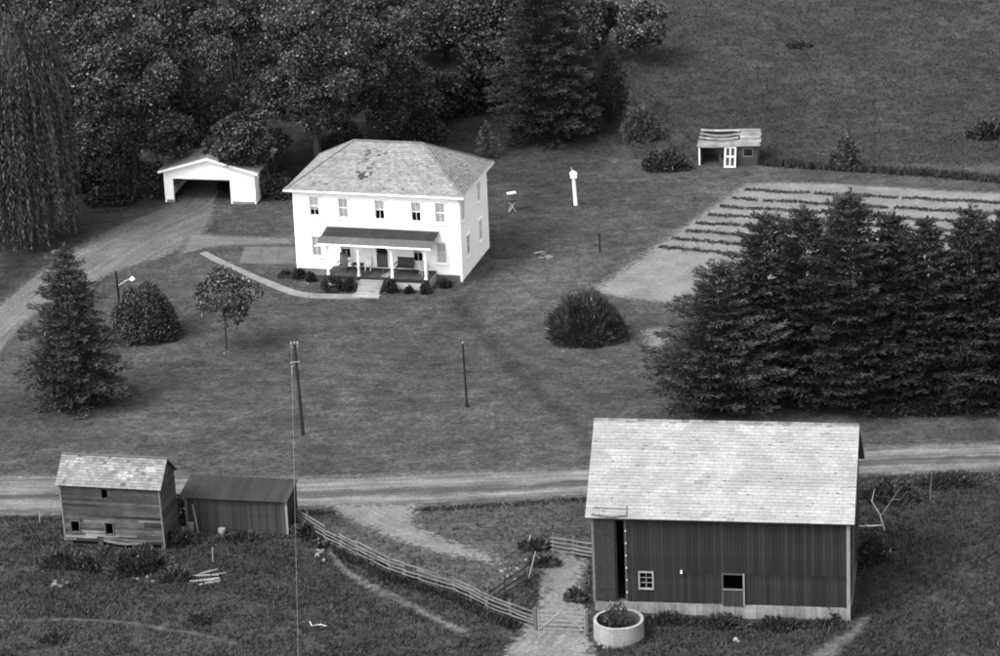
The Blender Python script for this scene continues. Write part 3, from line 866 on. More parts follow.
# window
o = MB(); x0, x1, z0, z1 = BWIN
o.box(x0 - .09, x0, by0 - .07, by0 + .02, z0 - .09, z1 + .09, .42); o.box(x1, x1 + .09, by0 - .07, by0 + .02, z0 - .09, z1 + .09, .5)
o.box(x0, x1, by0 - .07, by0 + .02, z1, z1 + .09, .42); o.box(x0, x1, by0 - .07, by0 + .02, z0 - .09, z0, .5)
w = o.build('window', M['timber'], barn)
o = MB(); xm = (x0 + x1) / 2
o.box(xm - .02, xm + .02, by0 + .02, by0 + .06, z0, z1, .4)
for t in (.33, .66): o.box(x0, x1, by0 + .025, by0 + .055, z0 + (z1 - z0) * t - .02, z0 + (z1 - z0) * t + .02, .4)
o.build('muntin', M['timber'], w)
o = MB(); o.quad((x0, by0 + .07, z0), (x1, by0 + .07, z0), (x1, by0 + .07, z1), (x0, by0 + .07, z1), .5); o.build('pane', M['glass'], w)
# half door
o = MB(); x0, x1, z0, z1 = BDOOR
o.box(x0 - .1, x0, by0 - .06, by0 + .03, z0, z1 + .1, .14); o.box(x1, x1 + .1, by0 - .07, by0 + .03, z0, z1 + .1, .42); o.box(x0, x1, by0 - .06, by0 + .03, z1, z1 + .1, .13)
dr = o.build('door_frame', M['timber'], barn)
o = MB()
for k in range(5):
    a = x0 + (x1 - x0) * k / 5
    o.box(a + .004, a + (x1 - x0) / 5 - .004, by0 - .09, by0 - .05, z0 - .05, 1.44, .062 * random.uniform(.85, 1.2))
o.box(x0, x1, by0 - .12, by0 - .092, 1.36, 1.46, .3)
o.build('half_door', M['timber'], barn)
# sliding hay door with its rail, drawn aside from the tall gap
o = MB()
for k in range(6):
    a = .42 + 1.16 * k / 6
    o.box(a + .004, a + 1.16 / 6 - .004, by0 - .13, by0 - .09, .55, 5.55, .068 * random.uniform(.85, 1.2))
hd = o.build('sliding_door', M['timber'], barn)
o = MB(); o.box(.42, 1.58, by0 - .16, by0 - .132, 1.2, 1.35, .06); o.box(.42, 1.58, by0 - .16, by0 - .132, 4.6, 4.75, .06); o.build('ledge', M['timber'], hd)
o = MB()
for k in range(6): o.box(2.16, 2.24, by0 - .09, by0 - .04, 1.0 + .75 * k, 1.08 + .75 * k, .5)
o.build('hinge', M['metal'], barn)
o = MB(); o.tube([(5.3, by0 - .02, 2.42), (5.3, by0 - .18, 2.5)], .02, .3, 6); o.tube([(5.3, by0 - .18, 2.55), (5.3, by0 - .2, 2.36)], [.035, .075], .6, 10); o.build('wall_lamp', M['paint'], barn)
# bent gutter lying on the lower left corner of the roof
o = MB(); n1 = Vector((0, -sl, 1)).normalized()
P = [Vector((.35, .15, BH + .15 * sl)) + n1 * .09, Vector((.9, .07, BH + .07 * sl)) + n1 * .12, Vector((1.5, .03, BH + .02)) + n1 * .12, Vector((2.25, .12, BH + .12 * sl)) + n1 * .09]
o.tube(P, .045, .08, 6); o.tube([Vector((.4, .5, BH + .5 * sl)) + n1 * .06, Vector((2.3, .45, BH + .45 * sl)) + n1 * .06], .03, .12, 6)
o.tube([Vector((2.3, .05, BH + .05 * sl)) + n1 * .06, Vector((2.3, .6, BH + .6 * sl)) + n1 * .06], .03, .1, 6)
tag(o.build('bent_gutter', M['metal'], None), 'bent dark gutter pipe lying on the lower left corner of the barn roof', 'gutter')
bg_ = bpy.data.objects['bent_gutter']; bg_.location = BO; bg_.rotation_euler = (0, 0, -.17)

# ------------------------------------------------------------------ concrete tank
tk = empty('water_tank', (5.87, -64.0, float(hz(5.87, -64))), 0)
tag(tk, 'round open concrete tank in front of the barn corner', 'tank')
c = MB(); n = 44; ro, ri, h = 1.40, 1.22, 1.15
for k in range(n):
    a, b = 2 * math.pi * k / n, 2 * math.pi * (k + 1) / n
    ca, sa, cb, sb = math.cos(a), math.sin(a), math.cos(b), math.sin(b)
    t = .48 * random.uniform(.93, 1.05)
    z_ = h + .015 * math.sin(3 * a); zb_ = h + .015 * math.sin(3 * b)
    lo = .14 * random.uniform(.8, 1.2)
    c.quad((ro * ca, ro * sa, -.3), (ro * cb, ro * sb, -.3), (ro * cb, ro * sb, lo), (ro * ca, ro * sa, lo), t * .62)
    c.quad((ro * ca, ro * sa, lo), (ro * cb, ro * sb, lo), (ro * cb, ro * sb, zb_), (ro * ca, ro * sa, z_), t)
    c.quad((ro * ca, ro * sa, z_), (ro * cb, ro * sb, zb_), (ri * cb, ri * sb, zb_), (ri * ca, ri * sa, z_), t * 1.15)
    c.quad((ri * ca, ri * sa, z_), (ri * cb, ri * sb, zb_), (ri * cb, ri * sb, .2), (ri * ca, ri * sa, .2), .2)
c.build('tank_wall', M['concrete'], tk)
c = MB(); c.poly([(ri * math.cos(2 * math.pi * k / n), ri * math.sin(2 * math.pi * k / n), .25) for k in range(n)], .03); c.build('tank_floor', M['dark'], tk)

# ------------------------------------------------------------------ old granary, leaning
gz = float(hz(-24, -49.5))
gran = empty('granary', (-26.57, -48.75, 0), -.23)
tag(gran, 'old leaning board granary with patched shingle roof and missing boards', 'shed')
RW, RD, RHt, RR = 6.54, 3.3, 3.89, 1.36
LEAN = -.03
def lean(x, z): return x + LEAN * (z - .3)
gops = [(.66, 1.15, .89, 1.58), (2.8, 3.25, .84, 1.55), (2.78, 3.13, 3.12, 3.66)]
gx0, gx1, gy0, gy1 = .2, 6.36, .2, RD - .2
mb = MB()
i = len(mb.v)
wall_open(mb, gx1 - gx0, 3.85, [(o[0] - gx0, o[1] - gx0, o[2], o[3]) for o in gops], .05, .08, z0=.35)
mb.v = [(lean(x + gx0, z), y + gy0 + .04, z) for x, y, z in mb.v]
mb.build('wall_frame', M['dark'], gran)
for xw in (gx0 + .04, gx1 - .04):
    mb = MB(); mb.poly([(lean(xw, z), y, z) for y, z in ((gy0, .35), (gy1, .35), (gy1, 3.85), (RD / 2, 5.0), (gy0, 3.85))], .05); mb.build('wall_frame', M['dark'], gran)
mb = MB(); mb.poly([(lean(x, z), gy1 - .02, z) for x, z in ((gx0, .35), (gx1, .35), (gx1, 3.85), (gx0, 3.85))], .08); mb.build('wall_frame', M['wood'], gran)
nb = 21; bh = (3.92 - .35) / nb
def hboard(x0, x1, z, y, tone, sag=0, name='board'):
    c = MB(); n = 4
    for k in range(n):
        a, b = x0 + (x1 - x0) * k / n, x0 + (x1 - x0) * (k + 1) / n
        s0, s1 = -sag * math.sin(math.pi * k / n), -sag * math.sin(math.pi * (k + 1) / n)
        za, zb = z + s0, z + s1
        c.prism([(lean(a, za), y - .03, za), (lean(b, zb), y - .03, zb), (lean(b, zb), y, zb), (lean(a, za), y, za)],
                [(lean(a, za + bh), y - .012, za + bh - .008), (lean(b, zb + bh), y - .012, zb + bh - .008), (lean(b, zb + bh), y + .01, zb + bh - .008), (lean(a, za + bh), y + .01, za + bh - .008)], tone)
    c.build(name, M['wood_h'], gran)
for k in range(nb):
    z = .35 + k * bh
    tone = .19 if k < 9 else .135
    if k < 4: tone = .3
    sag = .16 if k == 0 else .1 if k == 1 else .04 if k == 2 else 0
    xs = [(gx0, gx1)]
    for o in gops:
        if o[2] < z + bh * .6 and o[3] > z + bh * .4:
            xs = [q for a, b in xs for q in (((a, o[0]), (o[1], b)) if a < o[0] and o[1] < b else ((a, b),))]
    if k > 1:
        cut = []
        for a, b in xs:
            n_ = max(1, int((b - a) / (1.7 if k < 10 else 3.2) + random.random()))
            e_ = sorted([a, b] + [a + (b - a) * (j + random.uniform(-.3, .3)) / n_ for j in range(1, n_)])
            cut += [(p + .006, q - .006) for p, q in zip(e_[:-1], e_[1:])]
        xs = [q for q in cut if not (2 < k < 9 and q[1] - q[0] < 1.4 and random.random() < .12)]
    if k == 0: xs = [(gx0, .9), (2.6, 5.2)]
    if k == 1: xs = [(gx0, 2.2), (2.6, gx1)]
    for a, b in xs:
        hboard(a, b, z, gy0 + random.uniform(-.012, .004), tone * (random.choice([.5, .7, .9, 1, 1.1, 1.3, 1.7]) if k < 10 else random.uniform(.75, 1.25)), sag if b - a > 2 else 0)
def gable_boards(x, sgn):
    for k in range(30):
        z = .35 + k * bh
        f = 1 if z < 3.85 else max(0, 1 - (z - 3.85) / 1.2)
        a, b = RD / 2 - (gy1 - gy0) / 2 * f, RD / 2 + (gy1 - gy0) / 2 * f
        if b - a < .15: break
        xx = lean(x, z)
        c = MB(); c.prism([(xx, a, z), (xx + sgn * .03, a, z), (xx + sgn * .03, b, z), (xx, b, z)][::sgn],
                          [(xx, a, z + bh - .008), (xx + sgn * .012, a, z + bh - .008), (xx + sgn * .012, b, z + bh - .008), (xx, b, z + bh - .008)][::sgn], .15 * random.uniform(.85, 1.2))
        c.build('board', M['wood_h'], gran)
gable_boards(gx1, 1); gable_boards(gx0, -1)
for o in gops[:2]:
    c = MB(); x0, x1, z0, z1 = o; f = lambda x, z: lean(x, z)
    for a, b, cc_, d_ in ((x0 - .07, x0, z0 - .07, z1 + .07), (x1, x1 + .07, z0 - .07, z1 + .07), (x0, x1, z1, z1 + .07), (x0, x1, z0 - .07, z0)):
        c.box(f(a, z0), f(b, z0), gy0 - .07, gy0 + .02, cc_, d_, .16)
    c.build('window_frame', M['timber'], gran)
for x in (gx0 + .1, 2.2, 4.3, gx1 - .25):
    for y in (gy0 + .1, gy1 - .3):
        c = MB(); c.box(x, x + .28, y, y + .3, -.5, .36, .22); c.build('pier', M['stone'], gran)
c = MB(); c.box(gx0, gx1, gy0 + .05, gy1 - .05, .3, .36, .1); c.build('sill_beam', M['timber'], gran)
for x, t in ((gx0 - .04, .3), (gx1 - .05, .26)):
    c = MB(); c.prism([(lean(x, .3), gy0 - .06, .3), (lean(x + .1, .3), gy0 - .06, .3), (lean(x + .1, .3), gy0 - .035, .3), (lean(x, .3), gy0 - .035, .3)],
                      [(lean(x, 3.9), gy0 - .06, 3.9), (lean(x + .1, 3.9), gy0 - .06, 3.9), (lean(x + .1, 3.9), gy0 - .035, 3.9), (lean(x, 3.9), gy0 - .035, 3.9)], t)
    c.build('corner_board', M['timber'], gran)
rsl = RR / (RD / 2); dx = LEAN * 3.6
spots = [(.5, 4.85), (1.2, 5.0), (3.9, 4.35), (3.1, 4.8), (5.6, 4.7), (4.4, 4.5)]
def patchy(p):
    k = random.uniform(.85, 1.12)
    for sx, sz in spots:
        if abs(p.x - dx - sx) < .28 and abs(p.z - sz) < .14: k = 1.45
    if random.random() < .04: k *= .55
    return k
for s in (0, 1):
    P = [(dx, 0, RHt), (RW + dx, 0, RHt), (RW + dx, RD / 2, RHt + RR), (dx, RD / 2, RHt + RR)] if s == 0 else \
        [(RW + dx, RD, RHt), (dx, RD, RHt), (dx, RD / 2, RHt + RR), (RW + dx, RD / 2, RHt + RR)]
    mb = MB(); slab(mb, P[0], P[1], P[2], P[3], .06, .16); mb.build('roof_deck', M['timber'], gran)
    mb = MB(); shingles(mb, P[0], P[1], P[3], P[2], 11, .26, .27, .16, patchy, thick=.03, streak=.08)
    o = mb.build('roof_shingles', M['shingle'], gran); o['kind'] = 'stuff'
mb = MB(); mb.beam((dx - .02, RD / 2, RHt + RR + .03), (RW + dx + .02, RD / 2, RHt + RR + .03), .16, .05, .2); mb.build('ridge_cap', M['timber'], gran)

# ------------------------------------------------------------------ low shed
shed = empty('low_shed', (-19.6, -47.22, 0), -.22)
tag(shed, 'low dark board shed with plain lean-to roof beside the leaning granary', 'shed')
SW, SD, SH, SR = 6.71, 2.7, 2.17, .36
n = 22
for k in range(n):
    a = SW * k / n; b = SW * (k + 1) / n
    mb = MB(); slab(mb, (a, 0, SH), (b - .006, 0, SH), (b - .006, SD, SH + SR), (a, SD, SH + SR), .03, .055)
    mb.box(a - .015, a + .015, 0, .03, SH - .01, SH + .02, .1)
    mb.build('roof_panel', M['tin'], shed)
sy = .3
mb = MB(); mb.box(.42, 6.5, sy + .06, sy + .1, -.3, 2.1, .05); mb.build('wall_frame', M['dark'], shed)
nb = 34; w = 5.5 / nb
for k in range(nb): board(shed, w - .01, -.35 if k % 5 else -.05, 2.12, (.4 + k * w, sy + random.uniform(0, .01), 0), 0, .085)
for k in range(3): board(shed, .19, -.3, 2.12, (5.98 + k * .2, sy + random.uniform(0, .01), 0), 0, .1)
for k in range(12):
    y = sy + .05 + k * .18
    board(shed, .17, -.3, SH + SR * y / SD - .06, (6.62, y, 0), math.pi / 2, .06)
    board(shed, .17, -.3, SH + SR * y / SD - .06, (.36, y + .17, 0), -math.pi / 2, .08)
mb = MB(); mb.box(.4, 6.6, SD - .25, SD - .2, -.3, SH + SR - .08, .08); mb.build('rear_wall', M['wood'], shed)
for x, t in ((.3, .25), (6.5, .42)):
    mb = MB(); mb.box(x, x + .13, sy - .1, sy - .02, -.3, 2.12, t); mb.build('corner_post', M['timber'], shed)
c = MB(); a0 = Vector((.78, sy - .08, 1.66)); c.beam(a0, (1.15, sy - .5, -.05), .1, .05, .33)
o = c.build('leaning_plank', M['timber'], None, (-19.6, -47.22, 0), (0, 0, -.22)); tag(o, 'pale plank leaning against the low dark shed', 'plank')

# ------------------------------------------------------------------ tumbledown coop by the field
cp0 = G(699.5, 165); cp1 = G(753.7, 165.5)
ca = -math.atan2(cp1[1] - cp0[1], cp1[0] - cp0[0]); CW = float(np.linalg.norm((cp1 - cp0)[:2])) + .35
coop = empty('chicken_coop', (cp0[0], cp0[1], float(cp0[2])), -ca)
tag(coop, 'tumbledown little open-fronted coop with loose plank roof at the field edge', 'shed')
CH, CD, CR = 1.62, 2.9, .42
mb = MB(); mb.box(.1, CW - .1, CD - .15, CD - .08, -.2, CH + CR - .1, .12); mb.build('rear_wall', M['wood_h'], coop)
mb = MB(); mb.prism([(CW - .12, .1, -.2), (CW - .05, .1, -.2), (CW - .05, CD - .1, -.2), (CW - .12, CD - .1, -.2)], [(CW - .12, .1, CH - .05), (CW - .05, .1, CH - .05), (CW - .05, CD - .1, CH + CR - .1), (CW - .12, CD - .1, CH + CR - .1)], .16); mb.build('side_wall', M['wood_h'], coop)
mb = MB(); mb.prism([(.05, .1, -.2), (.12, .1, -.2), (.12, CD - .1, -.2), (.05, CD - .1, -.2)], [(.05, .1, CH - .05), (.12, .1, CH - .05), (.12, CD - .1, CH + CR - .1), (.05, CD - .1, CH + CR - .1)], .16); mb.build('side_wall', M['wood_h'], coop)
mb = MB(); mb.box(-.05, .06, -.02, .1, -.2, CH - .02, .68); mb.build('front_post', M['paint'], coop)
mb = MB(); mb.box(-.1, 2.9, -.06, .0, CH - .16, CH - .02, .72); mb.build('fascia', M['paint'], coop)
mb = MB(); mb.box(2.9, CW - .06, .05, .1, -.2, .75, .11); mb.box(2.9, 3.4, .05, .1, .75, CH - .08, .12); mb.box(CW - .3, CW - .06, .05, .1, .75, CH - .08, .12); mb.build('front_wall', M['wood'], coop)
mb = MB(); mb.box(3.4, 3.46, .02, .06, .7, 1.4, .3); mb.box(4.15, 4.21, .02, .06, .7, 1.4, .3); mb.box(3.46, 4.15, .02, .06, .7, .76, .35); mb.box(3.46, 4.15, .02, .06, 1.34, 1.4, .3); mb.build('window_frame', M['timber'], coop)
mb = MB(); mb.box(1.5, 2.05, .5, .55, -.1, 1.1, .14); mb.box(1.65, 1.9, .44, .5, .45, .85, .03); mb.build('nest_box', M['timber'], coop)
for k in range(8):      # right half of the roof still sound
    y = -.2 + k * .4
    mb = MB(); z0, z1 = CH + CR * y / CD, CH + CR * (y + .42) / CD
    xa, xb, tw = 3.0 + random.uniform(-.15, .12), CW + .1 + random.uniform(-.12, .18), random.uniform(-.03, .05)
    slab(mb, (xa, y, z0 + .03), (xb, y + tw, z0 + .03 + tw), (xb, y + .43 + tw, z1 + tw), (xa, y + .43, z1), .03, .62 * random.uniform(.7, 1.2)); mb.build('roof_plank', M['wood_h'], coop)
for k, (y, sag, t) in enumerate(((-.2, .03, .3), (.2, .05, .26), (.62, .1, .24), (1.25, .16, .3), (1.9, .18, .2), (2.55, .05, .3))):
    c = MB(); N_ = 6
    for j in range(N_):
        a, b = -.15 + 3.1 * j / N_, -.15 + 3.1 * (j + 1) / N_
        s0, s1 = sag * math.sin(math.pi * j / N_), sag * math.sin(math.pi * (j + 1) / N_)
        z0 = CH + CR * y / CD; z1 = CH + CR * (y + .36) / CD
        wv = lambda q: .05 * math.sin(q * 2.3 + k * 1.9)
        slab(c, (a, y + wv(a), z0 - s0 + .03), (b, y + wv(b), z0 - s1 + .03), (b, y + .38 + wv(b), z1 - s1 + .02), (a, y + .38 + wv(a), z1 - s0 + .02), .03, 1.9 * t * random.uniform(.8, 1.2))
    c.build('roof_plank', M['wood_h'], coop)
for x in (.1, 2.85, CW - .15):
    mb = MB(); mb.beam((x, -.1, CH - .09), (x, CD, CH + CR - .09), .06, .1, .16); mb.build('rafter', M['timber'], coop)
dz = empty('coop_door', (0, 0, 0)); q = coop.matrix_basis @ Vector((2.42, -.6, 0)); dz.location = (q.x, q.y, float(hz(q.x, q.y)) - .02); dz.rotation_euler = (0, .04, -ca + .05)
tag(dz, 'white four-pane door leaning against the front of the coop', 'door')
c = MB(); w_, h_ = .92, 1.6; back = .46
for x0, x1, z0, z1 in ((-w_ / 2, -w_ / 2 + .13, 0, h_), (w_ / 2 - .13, w_ / 2, 0, h_), (-w_ / 2 + .13, w_ / 2 - .13, 0, .16), (-w_ / 2 + .13, w_ / 2 - .13, h_ - .13, h_), (-w_ / 2 + .13, w_ / 2 - .13, .78, .9), (-.05, .05, .16, .78), (-.05, .05, .9, h_ - .13)):
    c.prism([(x0, back * z0 / h_, z0), (x1, back * z0 / h_, z0), (x1, back * z0 / h_ + .04, z0), (x0, back * z0 / h_ + .04, z0)],
            [(x0, back * z1 / h_, z1), (x1, back * z1 / h_, z1), (x1, back * z1 / h_ + .04, z1), (x0, back * z1 / h_ + .04, z1)], .55)
c.build('door_frame', M['paint'], dz)
for x0, x1 in ((-w_ / 2 + .13, -.05), (.05, w_ / 2 - .13)):
    for z0, z1 in ((.16, .78), (.9, h_ - .13)):
        p = MB(); f = lambda z: back * z / h_ + .02
        p.quad((x0, f(z0), z0), (x1, f(z0), z0), (x1, f(z1), z1), (x0, f(z1), z1), .5); p.build('pane', M['glass'], dz)

# ------------------------------------------------------------------ foliage
def unit(v): return v / np.maximum(np.linalg.norm(v, axis=-1, keepdims=True), 1e-9)
def rnd_dir(n):
    return unit(RNG.normal(size=(n, 3)))

def cards(P, D, L, W, tone, belly=.45, k=.62):
    """leaf-shaped four-sided faces: root P, direction D"""
    n = len(P); D = unit(D); S = unit(np.cross(D, rnd_dir(n)))
    L = np.broadcast_to(np.asarray(L, float).reshape(-1, 1), (n, 1)); W = np.broadcast_to(np.asarray(W, float).reshape(-1, 1), (n, 1))
    V = np.stack([P, P + D * L * belly + S * W * .5, P + D * L, P + D * L * belly - S * W * .5], 1)
    return V, np.broadcast_to(np.asarray(tone, float) * k, (n,))

def card_mesh(name, parts, mat):
    V = np.concatenate([p[0] for p in parts]); T = np.concatenate([p[1] for p in parts])
    Q = np.arange(len(V) * 4).reshape(-1, 4)
    return np_mesh(name, V.reshape(-1, 3), Q, T, mat)

def woody(parent, name, segs_, tone, n=7):
    c = MB()
    for pts, rad in segs_: c.tube(pts, rad, tone, n)
    return c.build(name, M['bark'], parent)

def broadleaf(name, label, base, h, r, bottom, n_leaf=14000, size=.3, tone=(.035, .1), clumps=90, cr=(.8, 1.5), group=None, cat='tree',
              trunk_r=.28, bright=.03, squash=1.0, shift=(0, 0), egg=.25):
    o = empty(name, (base[0], base[1], float(hz(base[0], base[1])) - .05)); tag(o, label, cat, group)
    hh = (h - bottom) / 2; cz = bottom + hh
    # clump centres fill the crown, denser to the outside
    d = rnd_dir(clumps); rad = RNG.uniform(.3, 1, clumps) ** .6
    d[:, 2] = np.sign(d[:, 2]) * np.abs(d[:, 2]) ** .85
    cen = d * rad[:, None]
    wz = 1 - egg * np.clip(cen[:, 2], 0, 1)
    ripple = 1 + .16 * np.sin(3 * np.arctan2(cen[:, 1], cen[:, 0]) + cen[:, 2] * 4 + base[0])
    C3 = np.stack([cen[:, 0] * (r - .6) * wz * ripple + shift[0], cen[:, 1] * (r - .6) * wz * squash * ripple + shift[1], cz + cen[:, 2] * (hh - .5)], -1)
    cs = RNG.uniform(*cr, clumps)
    idx = RNG.choice(clumps, n_leaf, p=cs ** 2 / (cs ** 2).sum())
    ld = rnd_dir(n_leaf); ld[:, 2] = np.where(RNG.random(n_leaf) < .8, np.abs(ld[:, 2]), ld[:, 2])
    out = unit(cen[idx] + 1e-3)
    ld = unit(ld + .45 * out)
    P = C3[idx] + ld * (cs[idx] * (RNG.uniform(.4, 1.08, n_leaf) ** .7))[:, None] * np.array([1, 1, .7])
    P[:, 2] = np.maximum(P[:, 2], .25 + .5 * RNG.random(n_leaf))
    D = unit(ld * .6 + rnd_dir(n_leaf) * .8 + np.array([0, 0, -.25]))
    sz = size * RNG.uniform(.6, 1.35, n_leaf)
    ct = RNG.uniform(tone[0], tone[1], clumps)
    T = ct[idx] * RNG.uniform(.55, 1.6, n_leaf)
    lit = RNG.random(n_leaf) < bright
    T = np.where(lit, RNG.uniform(.2, .42, n_leaf), T)       # painted glints: random leaves take the pale albedo of a highlight
    me = card_mesh('crown', [cards(P, D, sz, sz * .72, T)], M['leaf'])
    link('crown', me, o)
    segs_ = []
    fork = Vector((shift[0] * .3, shift[1] * .3, max(bottom + .25 * (h - bottom), .6)))
    segs_.append(([(0, 0, -.2), (0, 0, .25), tuple(fork * .55), tuple(fork)], [trunk_r * 1.35, trunk_r, trunk_r * .85, trunk_r * .7]))
    for k in RNG.choice(clumps, min(11, clumps), replace=False):
        tip = Vector(C3[k]); mid = fork.lerp(tip, .5) + Vector((0, 0, .1 * r))
        segs_.append(([tuple(fork), tuple(mid), tuple(tip)], [trunk_r * .45, trunk_r * .25, trunk_r * .08]))
    woody(o, 'trunk', segs_, .07)
    return o

def conifer(name, label, base, h, r, gap=.42, nb=8, clear=.3, tone=(.028, .06), tip=1.5, droop=.25, tilt=.05, L=.42, W=.14, per=5, shape=.85,
            group=None, trunk_r=.2, dens=1.0, jitter=.22, leader=1.0):
    o = empty(name, (base[0], base[1], float(hz(base[0], base[1])) - .05)); tag(o, label, 'tree', group)
    parts = []
    zs = np.arange(clear, h - .25, gap)
    lobes = RNG.uniform(0, 6.28, 3)
    for z in zs:
        t = (z - clear) / (h - clear)
        base_len = r * (1 - t) ** shape * min(1, .72 + 2.2 * t)
        n = max(6, int(nb * (1 - .35 * t)))
        a0 = RNG.uniform(0, 6.28)
        for k in range(n):
            az = a0 + 6.2832 * k / n + RNG.uniform(-.25, .25)
            ln = max(.18, base_len * RNG.uniform(1 - jitter * 1.4, 1 + jitter * .6) * (1 + .1 * math.sin(2 * az + lobes[0]) + .07 * math.sin(3 * az + lobes[1])))
            zz = z + RNG.uniform(-.18, .18)
            m_ = max(3, int(ln / .2 * dens))
            s = np.linspace(.12 if ln < 1 else .22, 1, m_)
            s = np.repeat(s, per) + RNG.uniform(-.03, .03, m_ * per)
            dirv = np.array([math.cos(az), math.sin(az), 0]); lat = np.array([-dirv[1], dirv[0], 0])
            spread = .42 * ln * np.clip(1.1 - s, 0, 1) ** .7 * np.clip(s * 3, .3, 1) + .05
            off = RNG.uniform(-1, 1, len(s)) * spread
            P = dirv * (s * ln)[:, None] + lat * off[:, None]
            P[:, 2] = zz + tilt * ln * s - droop * ln * s ** 2 * (1 - .7 * t) + .10 * ln * s ** 4 + RNG.uniform(-.05, .07, len(s)) - .15 * np.abs(off)
            D = dirv * .9 + lat * (off / (spread + .01) * .8)[:, None] + RNG.normal(size=P.shape) * .32 + np.array([0, 0, .22])
            tn = RNG.uniform(.75, 1.3) * RNG.uniform(tone[0], tone[1], len(s)) * (1 + (tip - 1) * np.clip(s - .55, 0, 1) * 2.2)
            parts.append(cards(P, D, L * RNG.uniform(.7, 1.2, len(s)), W * RNG.uniform(.7, 1.3, len(s)), tn))
    # leader shoot
    n = 40; zt = np.linspace(h - 1.1 * leader, h, n)
    P = np.stack([RNG.normal(0, .03, n), RNG.normal(0, .03, n), zt], -1); D = rnd_dir(n) * .6 + np.array([0, 0, .8])
    parts.append(cards(P, D, .32, W, RNG.uniform(tone[0], tone[1], n) * tip))
    link('crown', card_mesh('crown', parts, M['needle']), o)
    woody(o, 'trunk', [([(0, 0, -.3), (0, 0, h * .4), (0, 0, h - .2)], [trunk_r, trunk_r * .6, .02])], .06)
    return o

def shrub(name, label, base, rx, ry, h, n=5000, L=.35, W=.1, tone=(.04, .1), arch=.6, group=None, cat='shrub', bright=.0, sink=.05, stems=True, lumps=14):
    o = empty(name, (base[0], base[1], float(hz(base[0], base[1])) - sink)); tag(o, label, cat, group)
    d = rnd_dir(n); d[:, 2] = np.abs(d[:, 2])
    lc = rnd_dir(lumps); lc[:, 2] = np.abs(lc[:, 2])
    near = (d @ lc.T).max(1)
    bulge = .7 + .34 * np.clip((near - .72) * 4, 0, 1) + .06 * np.sin(9 * d[:, 0] + 7 * d[:, 2]) + np.where(RNG.random(n) < .03, RNG.uniform(0, .22, n), 0)
    rad = bulge * RNG.uniform(.55, 1.02, n) ** .6
    P = d * rad[:, None] * np.array([rx, ry, h])
    D = unit(d * arch + rnd_dir(n) * (1 - arch) + np.array([0, 0, .25]))
    sz = RNG.uniform(.6, 1.3, n)
    which = (d @ lc.T).argmax(1); lt = RNG.uniform(tone[0], tone[1], lumps)
    T = lt[which] * RNG.uniform(.65, 1.4, n)
    if bright: T = np.where(RNG.random(n) < bright, RNG.uniform(.22, .45, n), T)  # leaf glints painted in as high albedo on random leaves
    link('foliage', card_mesh('foliage', [cards(P - D * (L * sz * .5)[:, None], D, L * sz, W * sz, T)], M['leaf']), o)
    if stems:
        ss = []
        for k in range(9):
            a = 6.28 * k / 9 + RNG.uniform(-.3, .3); q = RNG.uniform(.35, .75)
            ss.append(([(0.05 * math.cos(a), .05 * math.sin(a), -.1), (rx * q * .5 * math.cos(a), ry * q * .5 * math.sin(a), h * .45), (rx * q * math.cos(a), ry * q * math.sin(a), h * .75)], [.04, .03, .01]))
        woody(o, 'stem', ss, .08, 5)
    return o

# --- trees behind the house and the garage
WOOD = 'broadleaf trees massed behind the house and garage'
wood_trees = [
    ('maple_tree', 'broad maple with glints painted on many leaves just left of the garage', (138, 192), 14.6, 5.0, .2, 46000, .05),
    ('maple_tree', 'tall dark maple rising right behind the garage roof', (240, 168), 15.5, 5.6, .2, 46000, .015),
    ('maple_tree', 'tall maple whose bare trunk shows above the left end of the house roof', (319, 180), 15.8, 5.4, 3.3, 42000, .03),
    ('maple_tree', 'rounded maple behind the ridge of the house roof', (388, 140), 12.4, 5.0, .2, 32000, .015),
    ('ash_tree', 'dark tree in the gap between the willow and the broad maple', (88, 122), 12.0, 4.6, .4, 15000, .02),
    ('ash_tree', 'dark tree at the top left corner behind the willow', (22, 92), 13, 5.2, .5, 15000, .015),
    ('ash_tree', 'tree at the top edge behind the broad maple', (172, 92), 13.5, 5.0, .5, 15000, .03),
    ('ash_tree', 'tree at the top edge between the two tallest maples', (275, 98), 13, 5.0, .5, 15000, .02),
    ('ash_tree', 'tree at the top edge behind the rounded maple', (362, 74), 11.5, 4.8, .5, 15000, .02),
    ('ash_tree', 'low paler tree at the top edge right of the rounded maple', (446, 58), 6.0, 3.8, .4, 11000, .02),
    ('ash_tree', 'low dark tree at the top edge left of the big spruce', (500, 70), 7.5, 3.8, .4, 12000, .01),
    ('maple_sapling', 'low leafy sapling in the shade behind the house roof ridge', (440, 118), 3.6, 2.6, .3, 6000, .02),
    ('maple_sapling', 'leafy sapling in the shade left of the garage', (100, 182), 4.5, 2.6, .3, 6000, .03),
    
]
for nm, lb, b, h, r, bot, nl, br in wood_trees:
    p = G(*b)
    pale = 'paler' in lb
    broadleaf(nm, lb, p, h, r, bot, nl, .235 if nm != 'ash_tree' else .3, (.07, .12) if pale else (.028, .09) if nm == 'maple_tree' else (.02, .06), 78 if nm == 'maple_tree' else 85 if nm == 'ash_tree' else 22, (.8, 1.75), WOOD, bright=br, trunk_r=.3 if r > 3 else .1)
broadleaf('maple_sapling', 'leafy young maple hanging over the right slope of the garage roof', G(275, 198), 6.6, 2.9, 2.5, 15000, .235, (.03, .075), 50, (.6, 1.1), WOOD, bright=.01, trunk_r=.12, shift=(-2.4, .8))
broadleaf('ash_tree', 'dark tree in the shade left of the big spruce', G(494, 108), 6.5, 3.4, .3, 14000, .3, (.022, .05), 60, (.7, 1.3), WOOD, bright=.005, trunk_r=.2)
